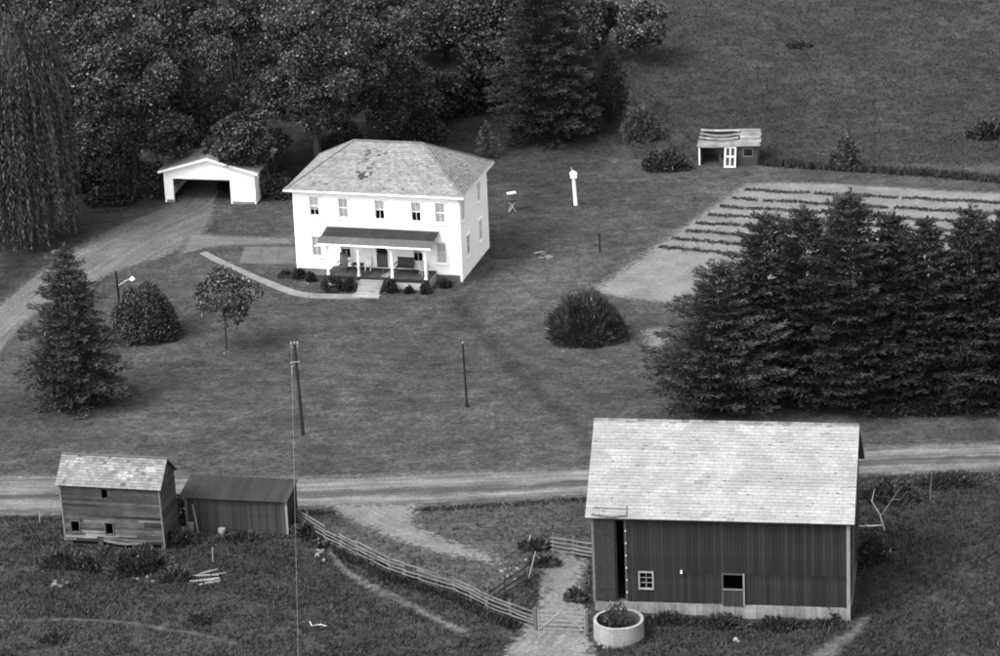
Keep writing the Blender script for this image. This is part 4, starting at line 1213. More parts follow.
broadleaf('apple_tree', 'small tree with a pale glittering crown at the top edge beside the field', G(640, 62), 5.6, 2.9, 1.0, 6500, .3, (.045, .1), 40, (.6, 1.1), bright=.16, trunk_r=.16)
broadleaf('apple_tree', 'small dark rounded tree between the big spruce and the pale tree', G(592, 58), 6.2, 2.8, .8, 6500, .3, (.035, .08), 40, (.6, 1.1), bright=.02, trunk_r=.16)

# --- weeping willow
def willow(base, h, r):
    o = empty('willow_tree', (base[0], base[1], float(hz(base[0], base[1])) - .05)); tag(o, 'great weeping willow with hanging strands at the left edge', 'tree')
    parts = []; n_str = 2300
    d = rnd_dir(n_str); d[:, 2] = np.abs(d[:, 2]) * .9 + .02; d = unit(d)
    lob = rnd_dir(20); near = (d @ lob.T).max(1); lt_ = RNG.uniform(.04, .095, 20)
    rad = RNG.uniform(.5, 1, n_str) ** .5 * (.8 + .22 * np.clip((near - .8) * 5, 0, 1))
    dd_ = np.sign(d) * np.abs(d) ** np.array([.85, .85, 1]); dd_[:, :2] *= np.sqrt(np.clip(1 - d[:, 2] ** 3.5, .02, 1))[:, None] / np.maximum(np.hypot(dd_[:, 0], dd_[:, 1]), .05)[:, None]
    start = dd_ * rad[:, None] * np.array([r, r, h * .42]) + np.array([0, 0, h * .58])
    hang = np.hypot(start[:, 0], start[:, 1]) / r
    ln = np.where(RNG.random(n_str) < .35 + .5 * hang, (start[:, 2] - .6) * RNG.uniform(.5, 1, n_str), RNG.uniform(2.0, 5.5, n_str))
    for i in range(n_str):
        m_ = int(ln[i] / .15); s = np.linspace(0, 1, m_)
        out = np.array([d[i, 0], d[i, 1], 0]) * RNG.uniform(.2, .9)
        P = start[i] + np.outer(np.sqrt(s), out) * .9 + np.outer(s, np.array([0, 0, -ln[i]])) + RNG.normal(0, .05, (m_, 3))
        ok = P[:, 2] > .5; P = P[ok]
        if len(P) < 2: continue
        D = RNG.normal(size=P.shape) * .35 + np.array([d[i, 0] * .3, d[i, 1] * .3, -1])
        parts.append(cards(P, D, (.4 * RNG.uniform(.7, 1.2, len(P))), .085, lt_[(d[i] @ lob.T).argmax()] * RNG.uniform(.8, 1.25) * RNG.uniform(.75, 1.3, len(P))))
    link('crown', card_mesh('crown', parts, M['leaf']), o)
    ss = [([(0, 0, -.3), (.1, 0, 2.5), (0, .1, 5)], [.6, .48, .4])]
    for k in range(9):
        a = 6.28 * k / 9; ss.append(([(0, .1, 4.6), (r * .35 * math.cos(a), r * .35 * math.sin(a), h * .62), (r * .65 * math.cos(a), r * .65 * math.sin(a), h * .8)], [.25, .16, .04]))
    woody(o, 'trunk', ss, .07, 9)
willow(G(12, 238), 18.2, 5.0)

# --- conifers
conifer('spruce_tree', 'big dark spruce at the top edge behind the house', G(550, 134), 16.5, 5.0, tone=(.026, .05), droop=.25, nb=11, per=14, L=.42, W=.085, gap=.5, shape=.65)
conifer('spruce_tree', 'lone dense spruce on the lawn at the left edge', G(76, 402), 11.0, 3.9, tone=(.035, .07), droop=.3, nb=11, per=15, L=.36, W=.08, gap=.44, tip=1.7, shape=.68, jitter=.34)
conifer('young_spruce', 'young tiered spruce behind the right end of the house', G(487, 158), 3.0, .95, gap=.34, nb=8, tone=(.05, .085), per=5, L=.3, W=.1, tip=1.8)
conifer('juniper_tree', 'dark narrow juniper right of the big spruce', G(612, 127), 6.2, 1.75, gap=.22, nb=9, tone=(.022, .042), droop=-.9, tilt=.6, per=9, L=.3, W=.07, shape=.55, tip=1.2)
PG = 'pines in the dark row beyond the barn'
pines = [((722, 408), 9.8, 4.7, 'broad shorter pine at the left front of the dark row beyond the barn'),
         ((768, 398), 12.6, 3.8, 'first tall pine directly right of the broad shorter pine'),
         ((806, 401), 13.2, 3.7, 'second tall pine from the left in the dark row'),
         ((851, 405), 14.6, 4.5, 'tallest pine, with tiered boughs, in the middle of the dark row'),
         ((893, 400), 12.8, 3.7, 'slender pine right of the tallest one'),
         ((926, 404), 12.6, 3.8, 'pine third from the right edge in the dark row'),
         ((968, 402), 13.3, 3.9, 'pine second from the right edge in the dark row'),
         ((1003, 404), 13.0, 3.9, 'pine cut by the right edge of the picture')]
for i, (b, h, r, lb) in enumerate(pines):
    conifer('pine_tree', lb, G(*b), h, r, gap=.56 if i != 0 else .5, nb=13, tone=(.02, .042) if i else (.034, .062), droop=.12, tilt=.16, per=15, L=.38, W=.085, group=PG, tip=1.75, jitter=.38, shape=.55, clear=.4)

for b, rx, ry, h, lb in (((268, 192), 1.3, 2.2, 2.9, 'dark bush hugging the right wall of the garage'), ((155, 196), 1.4, 1.0, 1.7, 'dark bush at the left front corner of the garage'),
                         ((112, 203), 2.2, 1.1, 1.5, 'low dark undergrowth below the broad maple'), ((78, 190), 1.8, 1.2, 2.2, 'dark undergrowth between the willow and the broad maple'),
                         ((348, 158), 2.2, 1.3, 3.0, 'dark bush behind the left half of the house roof'), ((425, 140), 2.0, 1.3, 2.4, 'dark bush behind the right end of the roof ridge'), ((283, 196), 1.0, 1.2, 1.8, 'dark bush near the rear left corner of the house'), ((462, 112), 2.2, 1.5, 1.8, 'dark shaded bush left of the big spruce')):
    shrub('shade_bush', lb, G(*b), rx, ry, h, int(2600 * rx), .25, .11, (.028, .06), .4, group='dark bushes in the shade of the trees', lumps=22)
# --- lawn tree, bushes
broadleaf('lawn_tree', 'slim young tree with sparse shiny leaves on the front lawn', G(227, 351), 6.4, 2.35, 1.6, 4600, .2, (.05, .1), 34, (.5, .85), bright=.09, trunk_r=.07, egg=.45)
shrub('lilac_bush', 'wide dark bush behind the spruce, beneath the yard lamp', G(147, 336), 2.35, 2.1, 3.7, 20000, .26, .09, (.045, .085), .4, lumps=34)
shrub('forsythia_bush', 'large round dark bush standing alone on the lawn by the garden', G(586, 337), 2.75, 2.4, 3.1, 16000, .45, .055, (.045, .09), .6, bright=.02, lumps=40)
shrub('pale_shrub', 'pale feathery shrub beside the narrow juniper', G(642, 138), 1.8, 1.5, 2.7, 3500, .35, .1, (.075, .13), .5, bright=.02)
shrub('bramble_shrub', 'low dark bramble just left of the coop', G(668, 168), 2.1, 1.3, 1.5, 3200, .4, .1, (.03, .07), .5, bright=.03)
shrub('field_shrub', 'leafy shrub at the field edge above the garden', G(846, 168), 1.25, 1.1, 2.6, 2600, .32, .12, (.05, .1), .45, bright=.05)
shrub('dark_shrub', 'low dark shrub on the hillside at the right edge', G(992, 136), 2.2, 1.3, 1.3, 2400, .4, .14, (.03, .06), .5)
shrub('grass_clump', 'small dark clump on the open hillside near the top', G(800, 45), 1.3, 1.0, .45, 900, .35, .12, (.045, .07), .5)
shrub('corner_bush', 'dark leafy bush growing at the right corner of the barn', G(833, 614), 1.1, .9, 1.3, 2200, .3, .14, (.035, .07), .4)
for x, y, rr, h, lb in ((.35, -.75, .55, .85, 'round dark shrub at the left corner of the house'), (1.35, -1.25, .5, .75, 'small shrub just left of the porch corner'),
                        (3.55, -2.75, 1.0, 1.15, 'biggest dark shrub before the left half of the porch'), (4.75, -2.75, .62, 1.05, 'dark shrub touching the left of the porch steps'),
                        (7.85, -2.7, .52, 1.05, 'upright dark shrub just right of the porch steps'), (9.1, -2.65, .4, .62, 'small low bush before the white porch skirt'),
                        (10.35, -2.6, .45, .9, 'narrow dark shrub at the right end of the porch'), (11.35, -1.1, .55, .72, 'low dark shrub under the right front window')):
    p = to_house(x, y)
    shrub('foundation_shrub', lb, p, rr, rr * .9, h, 1300, .16, .09, (.022, .05), .5, group='shrubs along the house front', stems=False, lumps=8)
shrub('planter_plants', 'dark plants growing in the planter box at the house corner', to_house(-.6, -.9), .5, .18, .55, 350, .16, .08, (.03, .06), .5, stems=False, sink=-.12, cat='plants')
shrub('tank_weeds', 'tangled weeds growing inside the round concrete tank', (5.8, -63.8), .95, .8, 1.9, 800, .35, .06, (.04, .1), .45, sink=-.2, cat='weeds', bright=.04)

# --- weeds round the outbuildings
weeds = [((140, 572), 2.3, 1.3, 1.6, 'tall weeds sprawling before the leaning granary'), ((100, 568), 1.7, 1.2, 1.3, 'leafy weeds before the left window of the granary'), ((172, 580), 1.2, .9, .9, 'low weeds below the right corner of the granary'), ((62, 566), 1.5, 1.0, 1.1, 'weed clump at the left foot of the granary'),
         ((182, 545), 1.0, .7, 1.2, 'weeds between the granary and the low shed'), ((185, 520), .8, .9, 1.7, 'leafy sprout in the narrow gap behind the granary corner'),
         ((240, 540), 1.6, .5, .6, 'low weeds along the front of the low shed'), ((305, 535), .9, .7, 1.0, 'weeds at the start of the rail fence by the shed'),
         ((725, 626), 1.5, .7, .8, 'weeds in front of the barn half door'), ((670, 622), 1.3, .6, .65, 'weeds between the tank and the barn window'), ((780, 628), 1.6, .8, .7, 'weeds along the right half of the barn base'),
         ((888, 500), 2.2, 1.2, 1.3, 'brambles beside the dead branches right of the barn'), ((872, 560), 1.2, 1.2, 1.5, 'rank weeds along the barn side wall'), ((950, 485), 2.2, .8, .9, 'weeds on the road bank right of the barn'),
         ((545, 565), 1.0, .7, .7, 'weeds by the small dark hurdle'), ((575, 600), .7, .6, .8, 'weeds at the left foot of the barn'), ((535, 548), 1.1, .8, .6, 'dark weed patch above the white leaning pole'),
         ((940, 412), 2.5, 1.0, 1.2, 'undergrowth at the foot of the pines by the road'), ((890, 414), 1.8, .8, .8, 'low undergrowth at the foot of the slender pine'), ((55, 640), .9, .5, .45, 'dark tussock in the bottom left corner'), ((200, 622), .8, .5, .6, 'dark tussock beside the trodden track')]
for b, rx, ry, h, lb in weeds:
    shrub('weed_clump', lb, G(*b), rx, ry, h, int(900 * rx * max(h, .7)), .32, .08, (.035, .08), .55, group='weed clumps around the farm buildings', cat='weeds', bright=.02, stems=False, lumps=10)

# dead branches
for b, lb, sc in (((885, 530), 'bare pale dead branch sticking up right of the barn', 1.0), ((930, 500), 'thin bare sapling stem on the bank right of the barn', .8)):
    p = G(*b); c = MB(); pts = [Vector((0, 0, -.1))]
    P = [(0, 0, -.1), (-.3, 0, 1.0 * sc), (-.75, .1, 1.8 * sc), (-.6, .1, 2.6 * sc)]
    if sc < 1: P = [(0, 0, -.1), (.05, 0, 1), (.1, 0, 2), (.15, 0, 2.7)]
    c.tube(P, [.06, .05, .04, .015] if sc == 1 else [.028, .024, .018, .008], .75 if sc == 1 else .3, 6)
    if sc == 1:
        c.tube([(-.25, 0, .9), (.4, .3, 1.7), (1.0, .3, 2.6)], [.035, .025, .01], .3, 5); c.tube([(.5, .3, 1.8), (.9, 0, 1.9), (1.3, 0, 2.4)], [.02, .015, .006], .3, 5)
        c.tube([(-.2, 0, .3), (-1.2, .1, .25), (-1.9, .1, .35), (-2.0, .1, 1.5)], [.05, .045, .035, .02], .8, 6); c.tube([(-1.2, .1, .3), (-.9, -.2, .5)], [.03, .01], .4, 5)
        c.tube([(.7, .3, 2.1), (.5, .2, 2.6)], [.015, .006], .35, 5)
    tag(c.build('dead_branch', M['bark'], None, tuple(p)), lb, 'branch')

# ------------------------------------------------------------------ crop rows in the garden
GARDEN = px_line([(742, 183), (1030, 194), (1030, 322), (720, 306), (583, 292)])
starts = [(583 + (291 - y) * 1.486 + 7, y) for y in (190, 198.5, 206.5, 214.5, 222.5, 230.5, 238.5, 247)]
order = ['topmost', 'second', 'third', 'fourth', 'fifth', 'sixth', 'seventh', 'lowest']
for i, (sx, sy_) in enumerate(starts):
    a = G(sx + 4, sy_ + .5); ex = 1010 if i < 6 else 745
    b = G(ex, sy_ + (ex - sx) * .052 + (i * 1.9) * (ex - sx) / 300)
    Ln = np.linalg.norm(b[:2] - a[:2]); n = int(Ln * 110)
    s = RNG.random(n); gap = np.sin(s * 40 + i) + np.sin(s * 17 + 2 * i) + np.sin(s * 93 + i)
    s = s[gap > (-2.1 if i < 6 else -5)]; n = len(s)
    P = a + np.outer(s, b - a); w = (b - a)[:2] / Ln
    off = RNG.normal(0, .17, n) + .1 * np.sin(s * 31 + i); P[:, 0] += -w[1] * off; P[:, 1] += w[0] * off; P[:, 2] = hz(P[:, 0], P[:, 1]) + .02
    D = rnd_dir(n) * .8 + np.array([0, 0, .9])
    me = card_mesh('crop_row', [cards(P, D, RNG.uniform(.09, .24, n), .1, RNG.uniform(.035, .09, n))], M['leaf'])
    o = link('crop_row', me)
    tag(o, f'{order[i]} dark row of low crop plants across the garden', 'crop row', 'crop rows in the garden')

# ------------------------------------------------------------------ grass
def keep(X, Y):
    ok = np.ones(len(X), bool)
    for P in SHEETS:
        ok &= ~in_poly(X, Y, P)
    for (ox, oy, a, w, d) in ((-14.41, -1.39, .27, HW, HD), (-25.34, 16.82, .21, GW, GD), (4.28, -60.96, .17, BW, BD), (-26.57, -48.75, .23, RW, RD), (-19.6, -47.22, .22, SW, SD), (cp0[0], cp0[1], ca, CW, CD)):
        c, s = math.cos(a), math.sin(a); lx = (X - ox) * c - (Y - oy) * s; ly = (X - ox) * s + (Y - oy) * c
        ok &= ~((lx > 0) & (lx < w) & (ly > .1) & (ly < d))
    ok &= np.hypot(X - 5.87, Y + 64) > 1.45
    c, s = math.cos(.17), math.sin(.17); lx = (X - 4.28) * c - (Y + 60.96) * s; ly = (X - 4.28) * s + (Y + 60.96) * c
    ok &= ~((lx > 0) & (lx < 13) & (ly > -.15) & (ly < .5))
    return ok
def blades(name, label, box_, n, hgt_, wid, k, tone_mul, test=None, clump=0.0):
    x0, x1, y0, y1 = box_
    X = RNG.uniform(x0, x1, n); Y = RNG.uniform(y0, y1, n)
    if clump:
        f = np.sin(X * 1.7 + np.sin(Y * 1.1) * 2) + np.sin(Y * 2.1 + np.sin(X * .8) * 2) + RNG.normal(0, 1.8, n)
        m_ = f > -clump; X, Y = X[m_], Y[m_]
    ok = keep(X, Y)
    if test is not None: ok &= test(X, Y)
    X, Y = X[ok], Y[ok]
    gt, mown = grass_fields(X, Y)
    X, Y, gt = np.repeat(X, k), np.repeat(Y, k), np.repeat(gt, k); n = len(X)
    P = np.stack([X + RNG.normal(0, .07, n), Y + RNG.normal(0, .07, n), hz(X, Y) - .02], -1)
    D = rnd_dir(n) * .55 + np.array([0, 0, .9])
    T = gt * tone_mul * RNG.uniform(.55, 1.7, n)
    o = link(name, card_mesh(name, [cards(P, D, RNG.uniform(*hgt_, n), RNG.uniform(*wid, n), T, .3, 1.0 / ALBEDO)], M['grass']))
    tag(o, label, 'grass', kind='stuff')
blades('rough_grass', 'long rough grass covering the foreground pasture', (-44, 44, -76, -44.2), 98000, (.1, .34), (.04, .1), 3, 1.25, lambda X, Y: ~in_poly(X, Y, YARD) | (RNG.random(len(X)) < .25), clump=1.2)
blades('hill_grass', 'long rough grass covering the hillside field', (8, 62, 12, 92), 70000, (.08, .26), (.05, .12), 2, 1.3,
       lambda X, Y: np.where(X > 11, Y + .2 * (X - 17) > 21.5, Y > 26), clump=1.1)
blades('lawn_grass', 'mown lawn around the farmhouse', (-42, 42, -43, 30), 110000, (.04, .1), (.04, .09), 1, 1.2,
       lambda X, Y: ~((X > 11) & (Y + .2 * (X - 17) > 21.5)))
blades('verge_grass', 'taller grass along the near edge of the road', (-36, 34, -46, -35), 60000, (.12, .3), (.05, .1), 2, .9,
       lambda X, Y: dist_line(X, Y, px_line(ROAD_BOT)) < .6)
fl = px_line([(765, 164), (850, 170), (930, 175), (1010, 182)])
blades('field_margin', 'strip of tall weeds along the edge of the field', (16, 46, 8, 24), 42000, (.3, .75), (.06, .14), 2, .75,
       lambda X, Y: dist_line(X, Y, fl) < .55)
bl = px_line([(640, 619), (700, 621), (760, 623), (842, 626)])
blades('barn_weeds', 'weeds growing up against the stone base of the barn', (4, 22, -68, -58), 16000, (.15, .5), (.05, .12), 2, 1.0, lambda X, Y: dist_line(X, Y, bl) < .8, clump=.6)
fe = px_line([(290, 521), (326, 544), (358, 560), (390, 576), (418, 585), (454, 596), (487, 613), (533, 631)])
blades('fence_weeds', 'tall weeds along the foot of the rail fence', (-16, 4, -66, -44), 26000, (.25, .6), (.05, .11), 2, .8,
       lambda X, Y: dist_line(X, Y, fe) < .7)

# ------------------------------------------------------------------ fences and gates
def rail_fence(name, label, px, nr, h, tone, rail=.1, skip=()):
    P = [G(*p) for p in px]
    o = empty(name, tuple(P[0]), 0); tag(o, label, 'fence')
    O = Vector(P[0])
    for p in P:
        v = Vector(p) - O; c = MB(); lx = random.uniform(-.05, .05)
        c.prism([(v.x + a * .06, v.y + b * .06, v.z - .2) for a, b in ((-1, -1), (1, -1), (1, 1), (-1, 1))],
                [(v.x + a * .05 + lx, v.y + b * .05, v.z + h + .1) for a, b in ((-1, -1), (1, -1), (1, 1), (-1, 1))], tone * random.uniform(.6, .9))
        c.build('post', M['timber'], o)
    for i, (a, b) in enumerate(zip(P[:-1], P[1:])):
        a, b = Vector(a) - O, Vector(b) - O; d = (b - a).normalized(); side_ = d.cross(Vector((0, 0, 1))) * .075
        for k in range(nr):
            if (i, k) in skip: continue
            z = h * (k + .6) / nr
            c = MB(); ja, jb = random.uniform(-.05, .05), random.uniform(-.05, .05)
            n = 3; sag = random.uniform(0, .05); q0 = a - d * .12 + side_ + Vector((0, 0, z + ja)); q1 = b + d * .12 + side_ + Vector((0, 0, z + jb))
            for j in range(n):
                u, w = q0.lerp(q1, j / n), q0.lerp(q1, (j + 1) / n)
                u.z -= sag * math.sin(math.pi * j / n); w.z -= sag * math.sin(math.pi * (j + 1) / n)
                c.beam(u, w, .03, rail, tone * random.uniform(.75, 1.25))
            c.build('rail', M['timber'], o)
    return o
rail_fence('rail_fence', 'long weathered rail fence running from the low shed down to the gate',
           [(291, 520), (308, 531), (326, 542), (342, 550), (358, 558), (374, 566), (390, 574), (405, 579), (420, 584), (437, 589), (454, 594), (471, 602), (488, 611), (511, 620), (534, 629)], 5, 1.15, .26, .085, skip=((2, 4), (7, 3), (9, 4)))
rail_fence('short_fence', 'short dark rail hurdle standing inside the gate', [(490, 606), (505, 596), (526, 582)], 3, 1.15, .1, .09)
rail_fence('barn_fence', 'pale rails running from the yard to the barn side', [(553, 552), (573, 555), (594, 559)], 4, 1.1, .34, .07)
ga, gb = G(538, 631), G(586, 633)
gt_ = empty('field_gate', tuple(ga), math.atan2(gb[1] - ga[1], gb[0] - ga[0])); tag(gt_, 'pale five-bar field gate with diagonal braces beside the tank', 'gate')
LG = float(np.linalg.norm((gb - ga)[:2]))
for k in range(5):
    c = MB(); c.box(.05, LG - .05, -.015, .015, .12 + .27 * k, .21 + .27 * k, .42); c.build('bar', M['timber'], gt_)
for x in (0, LG - .08):
    c = MB(); c.box(x, x + .08, -.03, .03, .05, 1.4, .4); c.build('stile', M['timber'], gt_)
for a, b in (((.1, .15), (LG * .5, 1.3)), ((LG - .1, .15), (LG * .5, 1.3))):
    c = MB(); c.beam((a[0], -.04, a[1]), (b[0], -.04, b[1]), .03, .09, .45); c.build('brace', M['timber'], gt_)
for p_, lb in ((G(536.5, 631), 'stout post carrying the left end of the field gate'), (G(588, 633), 'post at the right end of the field gate beside the tank')):
    c = MB(); c.tube([(0, 0, -.3), (0, 0, 1.45), (0, 0, 1.5)], [.09, .08, .03], .2, 8); tag(c.build('gate_post', M['timber'], None, tuple(p_)), lb, 'post', 'gate posts')
c = MB(); c.tube([(0, 0, -.1), (.5, .35, 1.6)], [.035, .03], .55, 6); tag(c.build('leaning_pole', M['timber'], None, tuple(G(528, 580))), 'thin white pole leaning beside the dark hurdle', 'pole')
c = MB(); c.tube([(0, 0, -.1), (.25, .3, .75)], [.05, .04], .6, 6); tag(c.build('white_stake', M['timber'], None, tuple(G(527, 549))), 'short pale stake in the grass above the leaning pole', 'stake')
for b, lb in (((905, 169), 'thin old fence post at the field edge above the pines'), ((963, 172), 'thin old fence post at the field edge near the right side')):
    c = MB(); c.tube([(0, 0, -.2), (.03, 0, 1.3)], .05, .1, 6); tag(c.build('fence_post', M['timber'], None, tuple(G(*b))), lb, 'post', 'old field posts')
for b, hh_, lb in (((213, 562), .9, 'pale short stake standing in front of the low shed'), ((40, 524), .8, 'thin pale stake by the road left of the granary')):
    c = MB(); c.tube([(0, 0, -.2), (.03, 0, hh_)], .045, .45, 6); tag(c.build('stake', M['timber'], None, tuple(G(*b))), lb, 'stake')

# ------------------------------------------------------------------ poles and wire
pb = G(303, 435); po = empty('utility_pole', tuple(pb), 0); tag(po, 'tall dark wooden utility pole at the road edge of the lawn', 'pole')
c = MB(); lx = -.18; c.tube([(0, 0, -.3), (lx * .5, 0, 3.1), (lx, 0, 6.2)], [.13, .11, .085], .05, 10); c.build('shaft', M['bark'], po)
c = MB()
for s in (-1, 1):
    c.tube([(lx + s * .1, 0, 6.0), (lx + s * .2, 0, 6.05), (lx + s * .2, 0, 6.25)], .025, .2, 6); c.tube([(lx + s * .2, 0, 6.22), (lx + s * .2, 0, 6.38)], [.06, .04], .25, 8)
c.tube([(lx, 0, 6.2), (lx, 0, 6.35)], [.04, .06], .25, 8)
c.build('insulator', M['paint'], po)
c = MB(); c.beam((lx - .35, -.1, 5.0), (lx + .3, -.1, 5.05), .04, .05, .25); c.tube([(lx - .22, -.12, 4.75), (lx - .22, -.12, 4.2)], .09, .13, 8); c.build('bracket', M['metal'], po)
top = Vector(pb) + Vector((lx - .2, 0, 6.36))
d = ray(298.5, 656); z_end = 5.2; tt = (z_end - CAM[2]) / d[2]; endp = Vector(CAM + d * tt)
dirw = (endp - top); endp2 = top + dirw * 1.6; endp2.z = endp.z + .9
c = MB(); W_ = []
for k in range(25):
    t = k / 24; q = top.lerp(endp2, t); q.z -= .9 * 4 * t * (1 - t) * .55; W_.append(tuple(q))
c.tube(W_, .006, .22, 5); tag(c.build('overhead_wire', M['metal']), 'thin pale overhead wire running from the utility pole towards the viewer', 'wire')
e2 = W_[-1]; zg = float(hz(e2[0], e2[1])); c = MB(); c.tube([(0, 0, -.3), (0, 0, e2[2] - zg + .1)], [.16, .12], .06, 10)
tag(c.build('wire_pole', M['bark'], None, (e2[0], e2[1], zg)), 'wooden pole at the near end of the overhead wire, outside the picture', 'pole')
lp = empty('yard_lamp', tuple(G(122, 327)), 0); tag(lp, 'dark lamp pole with short arm and white lamp before the wide bush', 'lamp post')
c = MB(); c.tube([(0, 0, -.2), (-.12, 0, 4.1)], [.1, .08], .04, 8); c.build('pole', M['bark'], lp)
c = MB(); c.tube([(-.1, 0, 3.0), (.45, -.1, 3.4), (.98, -.15, 3.62)], .022, .5, 6); c.build('arm', M['metal'], lp)
c = MB(); c.tube([(1.0, -.15, 3.52), (1.0, -.15, 3.64), (1.0, -.15, 3.72)], [.2, .14, .05], .8, 12); c.build('lamp_shade', M['paint'], lp)
c = MB(); c.tube([(1.0, -.15, 3.4), (1.0, -.15, 3.52)], [.06, .08], .8, 10); c.build('bulb', M['paint'], lp)
ps = empty('clothes_pole', tuple(G(467, 407)), 0); tag(ps, 'slim dark bare pole standing alone on the lawn', 'pole')
c = MB(); c.tube([(0, 0, -.2), (-.1, 0, 4.4)], [.075, .06], .04, 8); c.build('shaft', M['bark'], ps)
c = MB(); c.tube([(-.1, 0, 4.4), (-.1, 0, 4.5)], [.05, .04], .3, 8); c.build('cap', M['metal'], ps)
c = MB(); c.tube([(.0, 0, -.1), (.0, 0, .22)], .12, .05, 8); c.build('foot', M['bark'], ps)
bh_ = empty('bird_house', tuple(G(576, 205)), 0); tag(bh_, 'white bird house on a stout white post behind the house', 'bird house')
c = MB(); c.tube([(0, 0, -.2), (-.12, 0, 2.2)], [.16, .13], .78, 10); c.build('post', M['paint'], bh_)
c = MB(); c.box(-.36, .12, -.22, .22, 2.2, 2.5, .8); c.build('house_box', M['paint'], bh_)
c = MB(); c.prism([(-.4, -.27, 2.5), (.16, -.27, 2.5), (.16, .27, 2.5), (-.4, .27, 2.5)], [(-.16, -.27, 2.68), (-.08, -.27, 2.68), (-.08, .27, 2.68), (-.16, .27, 2.68)], .72); c.build('roof', M['paint'], bh_)
c = MB(); c.tube([(-.22, 0, 2.66), (-.25, 0, 3.0)], .02, .7, 6); c.build('spike', M['metal'], bh_)
c = MB(); c.tube([(0, 0, -.2), (-.03, 0, 1.45)], .07, .05, 8); tag(c.build('garden_post', M['bark'], None, tuple(G(600, 252))), 'short dark post at the left edge of the garden', 'post')
gl = empty('barbecue_grill', tuple(G(512, 211)), .2); tag(gl, 'small barbecue with white lid on crossed legs behind the house', 'barbecue')
c = MB(); c.tube([(0, 0, .75), (0, 0, .82), (0, 0, .95)], [.2, .33, .36], .04, 14); c.build('bowl', M['metal'], gl)
c = MB(); c.beam((-.33, 0, 1.42), (.33, 0, 1.46), .4, .06, .8); c.beam((-.3, .16, .95), (-.3, .2, 1.42), .03, .03, .1); c.beam((.3, .16, .95), (.3, .2, 1.42), .03, .03, .1); c.build('lid', M['paint'], gl)
for s in (-1, 1):
    for y in (-.18, .18):
        c = MB(); c.tube([(s * -.3, y, -.05), (s * .26, y, .8)], .022, .6 if y < 0 else .3, 6); c.build('leg', M['metal'], gl)

# ------------------------------------------------------------------ debris
def plank_pile(label, b, n, tone, spread, ln, name='scrap_lumber'):
    o = empty(name, tuple(G(*b)), 0); tag(o, label, 'lumber')
    for k in range(n):
        c = MB(); a = random.uniform(-.35, .35) + .15; x, y = random.uniform(-spread, spread), random.uniform(-spread, spread) * 1.2
        l = ln * random.uniform(.6, 1.2); dz_ = .03 + .05 * (k % 3)
        z = float(hz(o.location.x + x, o.location.y + y)) - o.location.z
        c.beam((x - l / 2 * math.cos(a), y - l / 2 * math.sin(a), z + dz_), (x + l / 2 * math.cos(a), y + l / 2 * math.sin(a), z + dz_ + .03), .16, .06, tone * random.uniform(.7, 1.2)); c.build('plank', M['timber'], o)
    return o
plank_pile('scattered pale planks in the grass before the low shed', (210, 580), 7, .42, .8, 1.7)
plank_pile('bits of pale scrap wood on the lawn right of the house', (540, 257), 9, .36, .8, .6)
plank_pile('loose boards lying in the dark grass behind the house corner', (478, 180), 6, .24, 1.2, 1.0)
def rocks(label, b, n, tone, sx, sy_, r, name='stone_heap', cat='stones'):
    o = empty(name, tuple(G(*b)), 0); tag(o, label, cat)
    for k in range(n):
        c = MB(); x, y = random.uniform(-sx, sx), random.uniform(-sy_, sy_); rr = r * random.uniform(.5, 1.2)
        z = float(hz(o.location.x + x, o.location.y + y)) - o.location.z
        m_ = 6; rg = [rr * random.uniform(.7, 1.1) for _ in range(m_)]
        bot = [(x + rg[j] * math.cos(6.283 * j / m_), y + rg[j] * math.sin(6.283 * j / m_), z - .05) for j in range(m_)]
        tp = [(x + .65 * rg[j] * math.cos(6.283 * j / m_ + .2), y + .65 * rg[j] * math.sin(6.283 * j / m_ + .2), z + rr * random.uniform(.35, .7)) for j in range(m_)]
        c.prism(bot, tp, tone * random.uniform(.75, 1.2)); c.build('stone', M['stone'], o)
    return o
rocks('spread of pale broken stone beside the broad pine', (656, 339), 70, .36, .9, 1.9, .13)
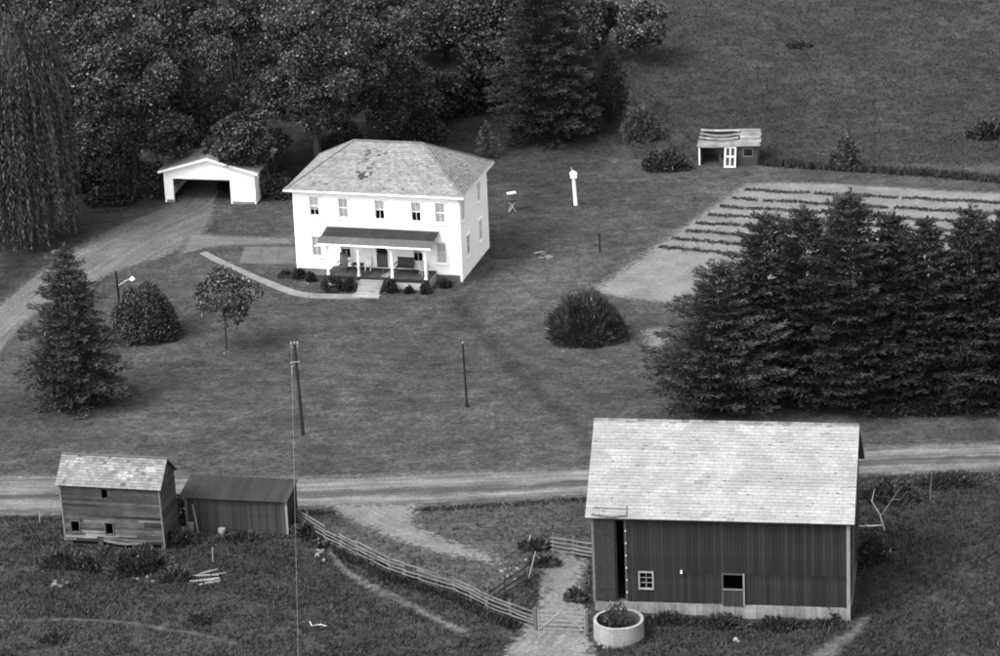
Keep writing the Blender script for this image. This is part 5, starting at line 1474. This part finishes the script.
rocks('pale stones lying by the weeds left of the granary front', (60, 584), 7, .42, .5, .8, .22)
rocks('pale stones in the grass right of the tall weeds', (142, 580), 7, .38, .9, .8, .2)
rocks('flat pale stones in the grass beside the rail fence', (392, 570), 2, .5, .25, .2, .35)
rocks('white lump of stone in the weeds before the barn half door', (737, 642), 2, .65, .2, .2, .22)
rocks('white stones beneath the barn half door', (728, 621), 4, .55, .5, .3, .2)
rocks('white stone at the foot of the round tank', (603, 647), 2, .6, .2, .2, .22)
rocks('heap of pale rubble in the yard near the hurdle', (516, 570), 22, .42, .9, 1.6, .16)
rocks('pale spill of rubble at the top of the rail fence', (318, 548), 16, .5, .4, 1.6, .2)
rocks('pale stones at the sidewalk bend behind the young tree', (246, 280), 4, .5, .25, .3, .16)
rocks('light stones at the front left foot of the house', (307, 284), 5, .45, .4, .4, .14)
rocks('few pale stones at the foot of the young tree on the front lawn', (227, 353), 3, .35, .3, .3, .12)
c = MB(); c.tube([(-.5, .2, .25), (-.4, .0, .08), (.1, .05, .12), (.45, -.1, .06)], .035, .42, 6); tag(c.build('bent_pipe', M['paint'], None, tuple(G(319, 627))), 'bent white pipe lying in the foreground grass', 'pipe')
c = MB(); c.prism([(-.3, -.02, .05), (.25, -.02, .15), (.25, .02, .15), (-.3, .02, .05)], [(-.15, .1, .45), (.38, .1, .62), (.38, .14, .62), (-.15, .14, .45)], .8); tag(c.build('white_board', M['paint'], None, tuple(G(677, 166))), 'small white board lying against the bramble by the coop', 'board')
c = MB(); c.tube([(0, 0, -.05), (0, 0, .35)], [.2, .22], .3, 12); c.tube([(0, 0, .2), (0, 0, .24)], .235, .3, 12); tag(c.build('bucket', M['metal'], None, tuple(G(222, 534))), 'pale bucket standing before the low shed', 'bucket')
c = MB(); c.tube([(0, 0, -.05), (0, 0, .5)], [.2, .2], .2, 12); c.tube([(0, 0, .1), (0, 0, .14)], .215, .1, 12); tag(c.build('small_drum', M['metal'], None, tuple(G(191.5, 530.5))), 'small grey drum at the left corner of the low shed', 'drum')
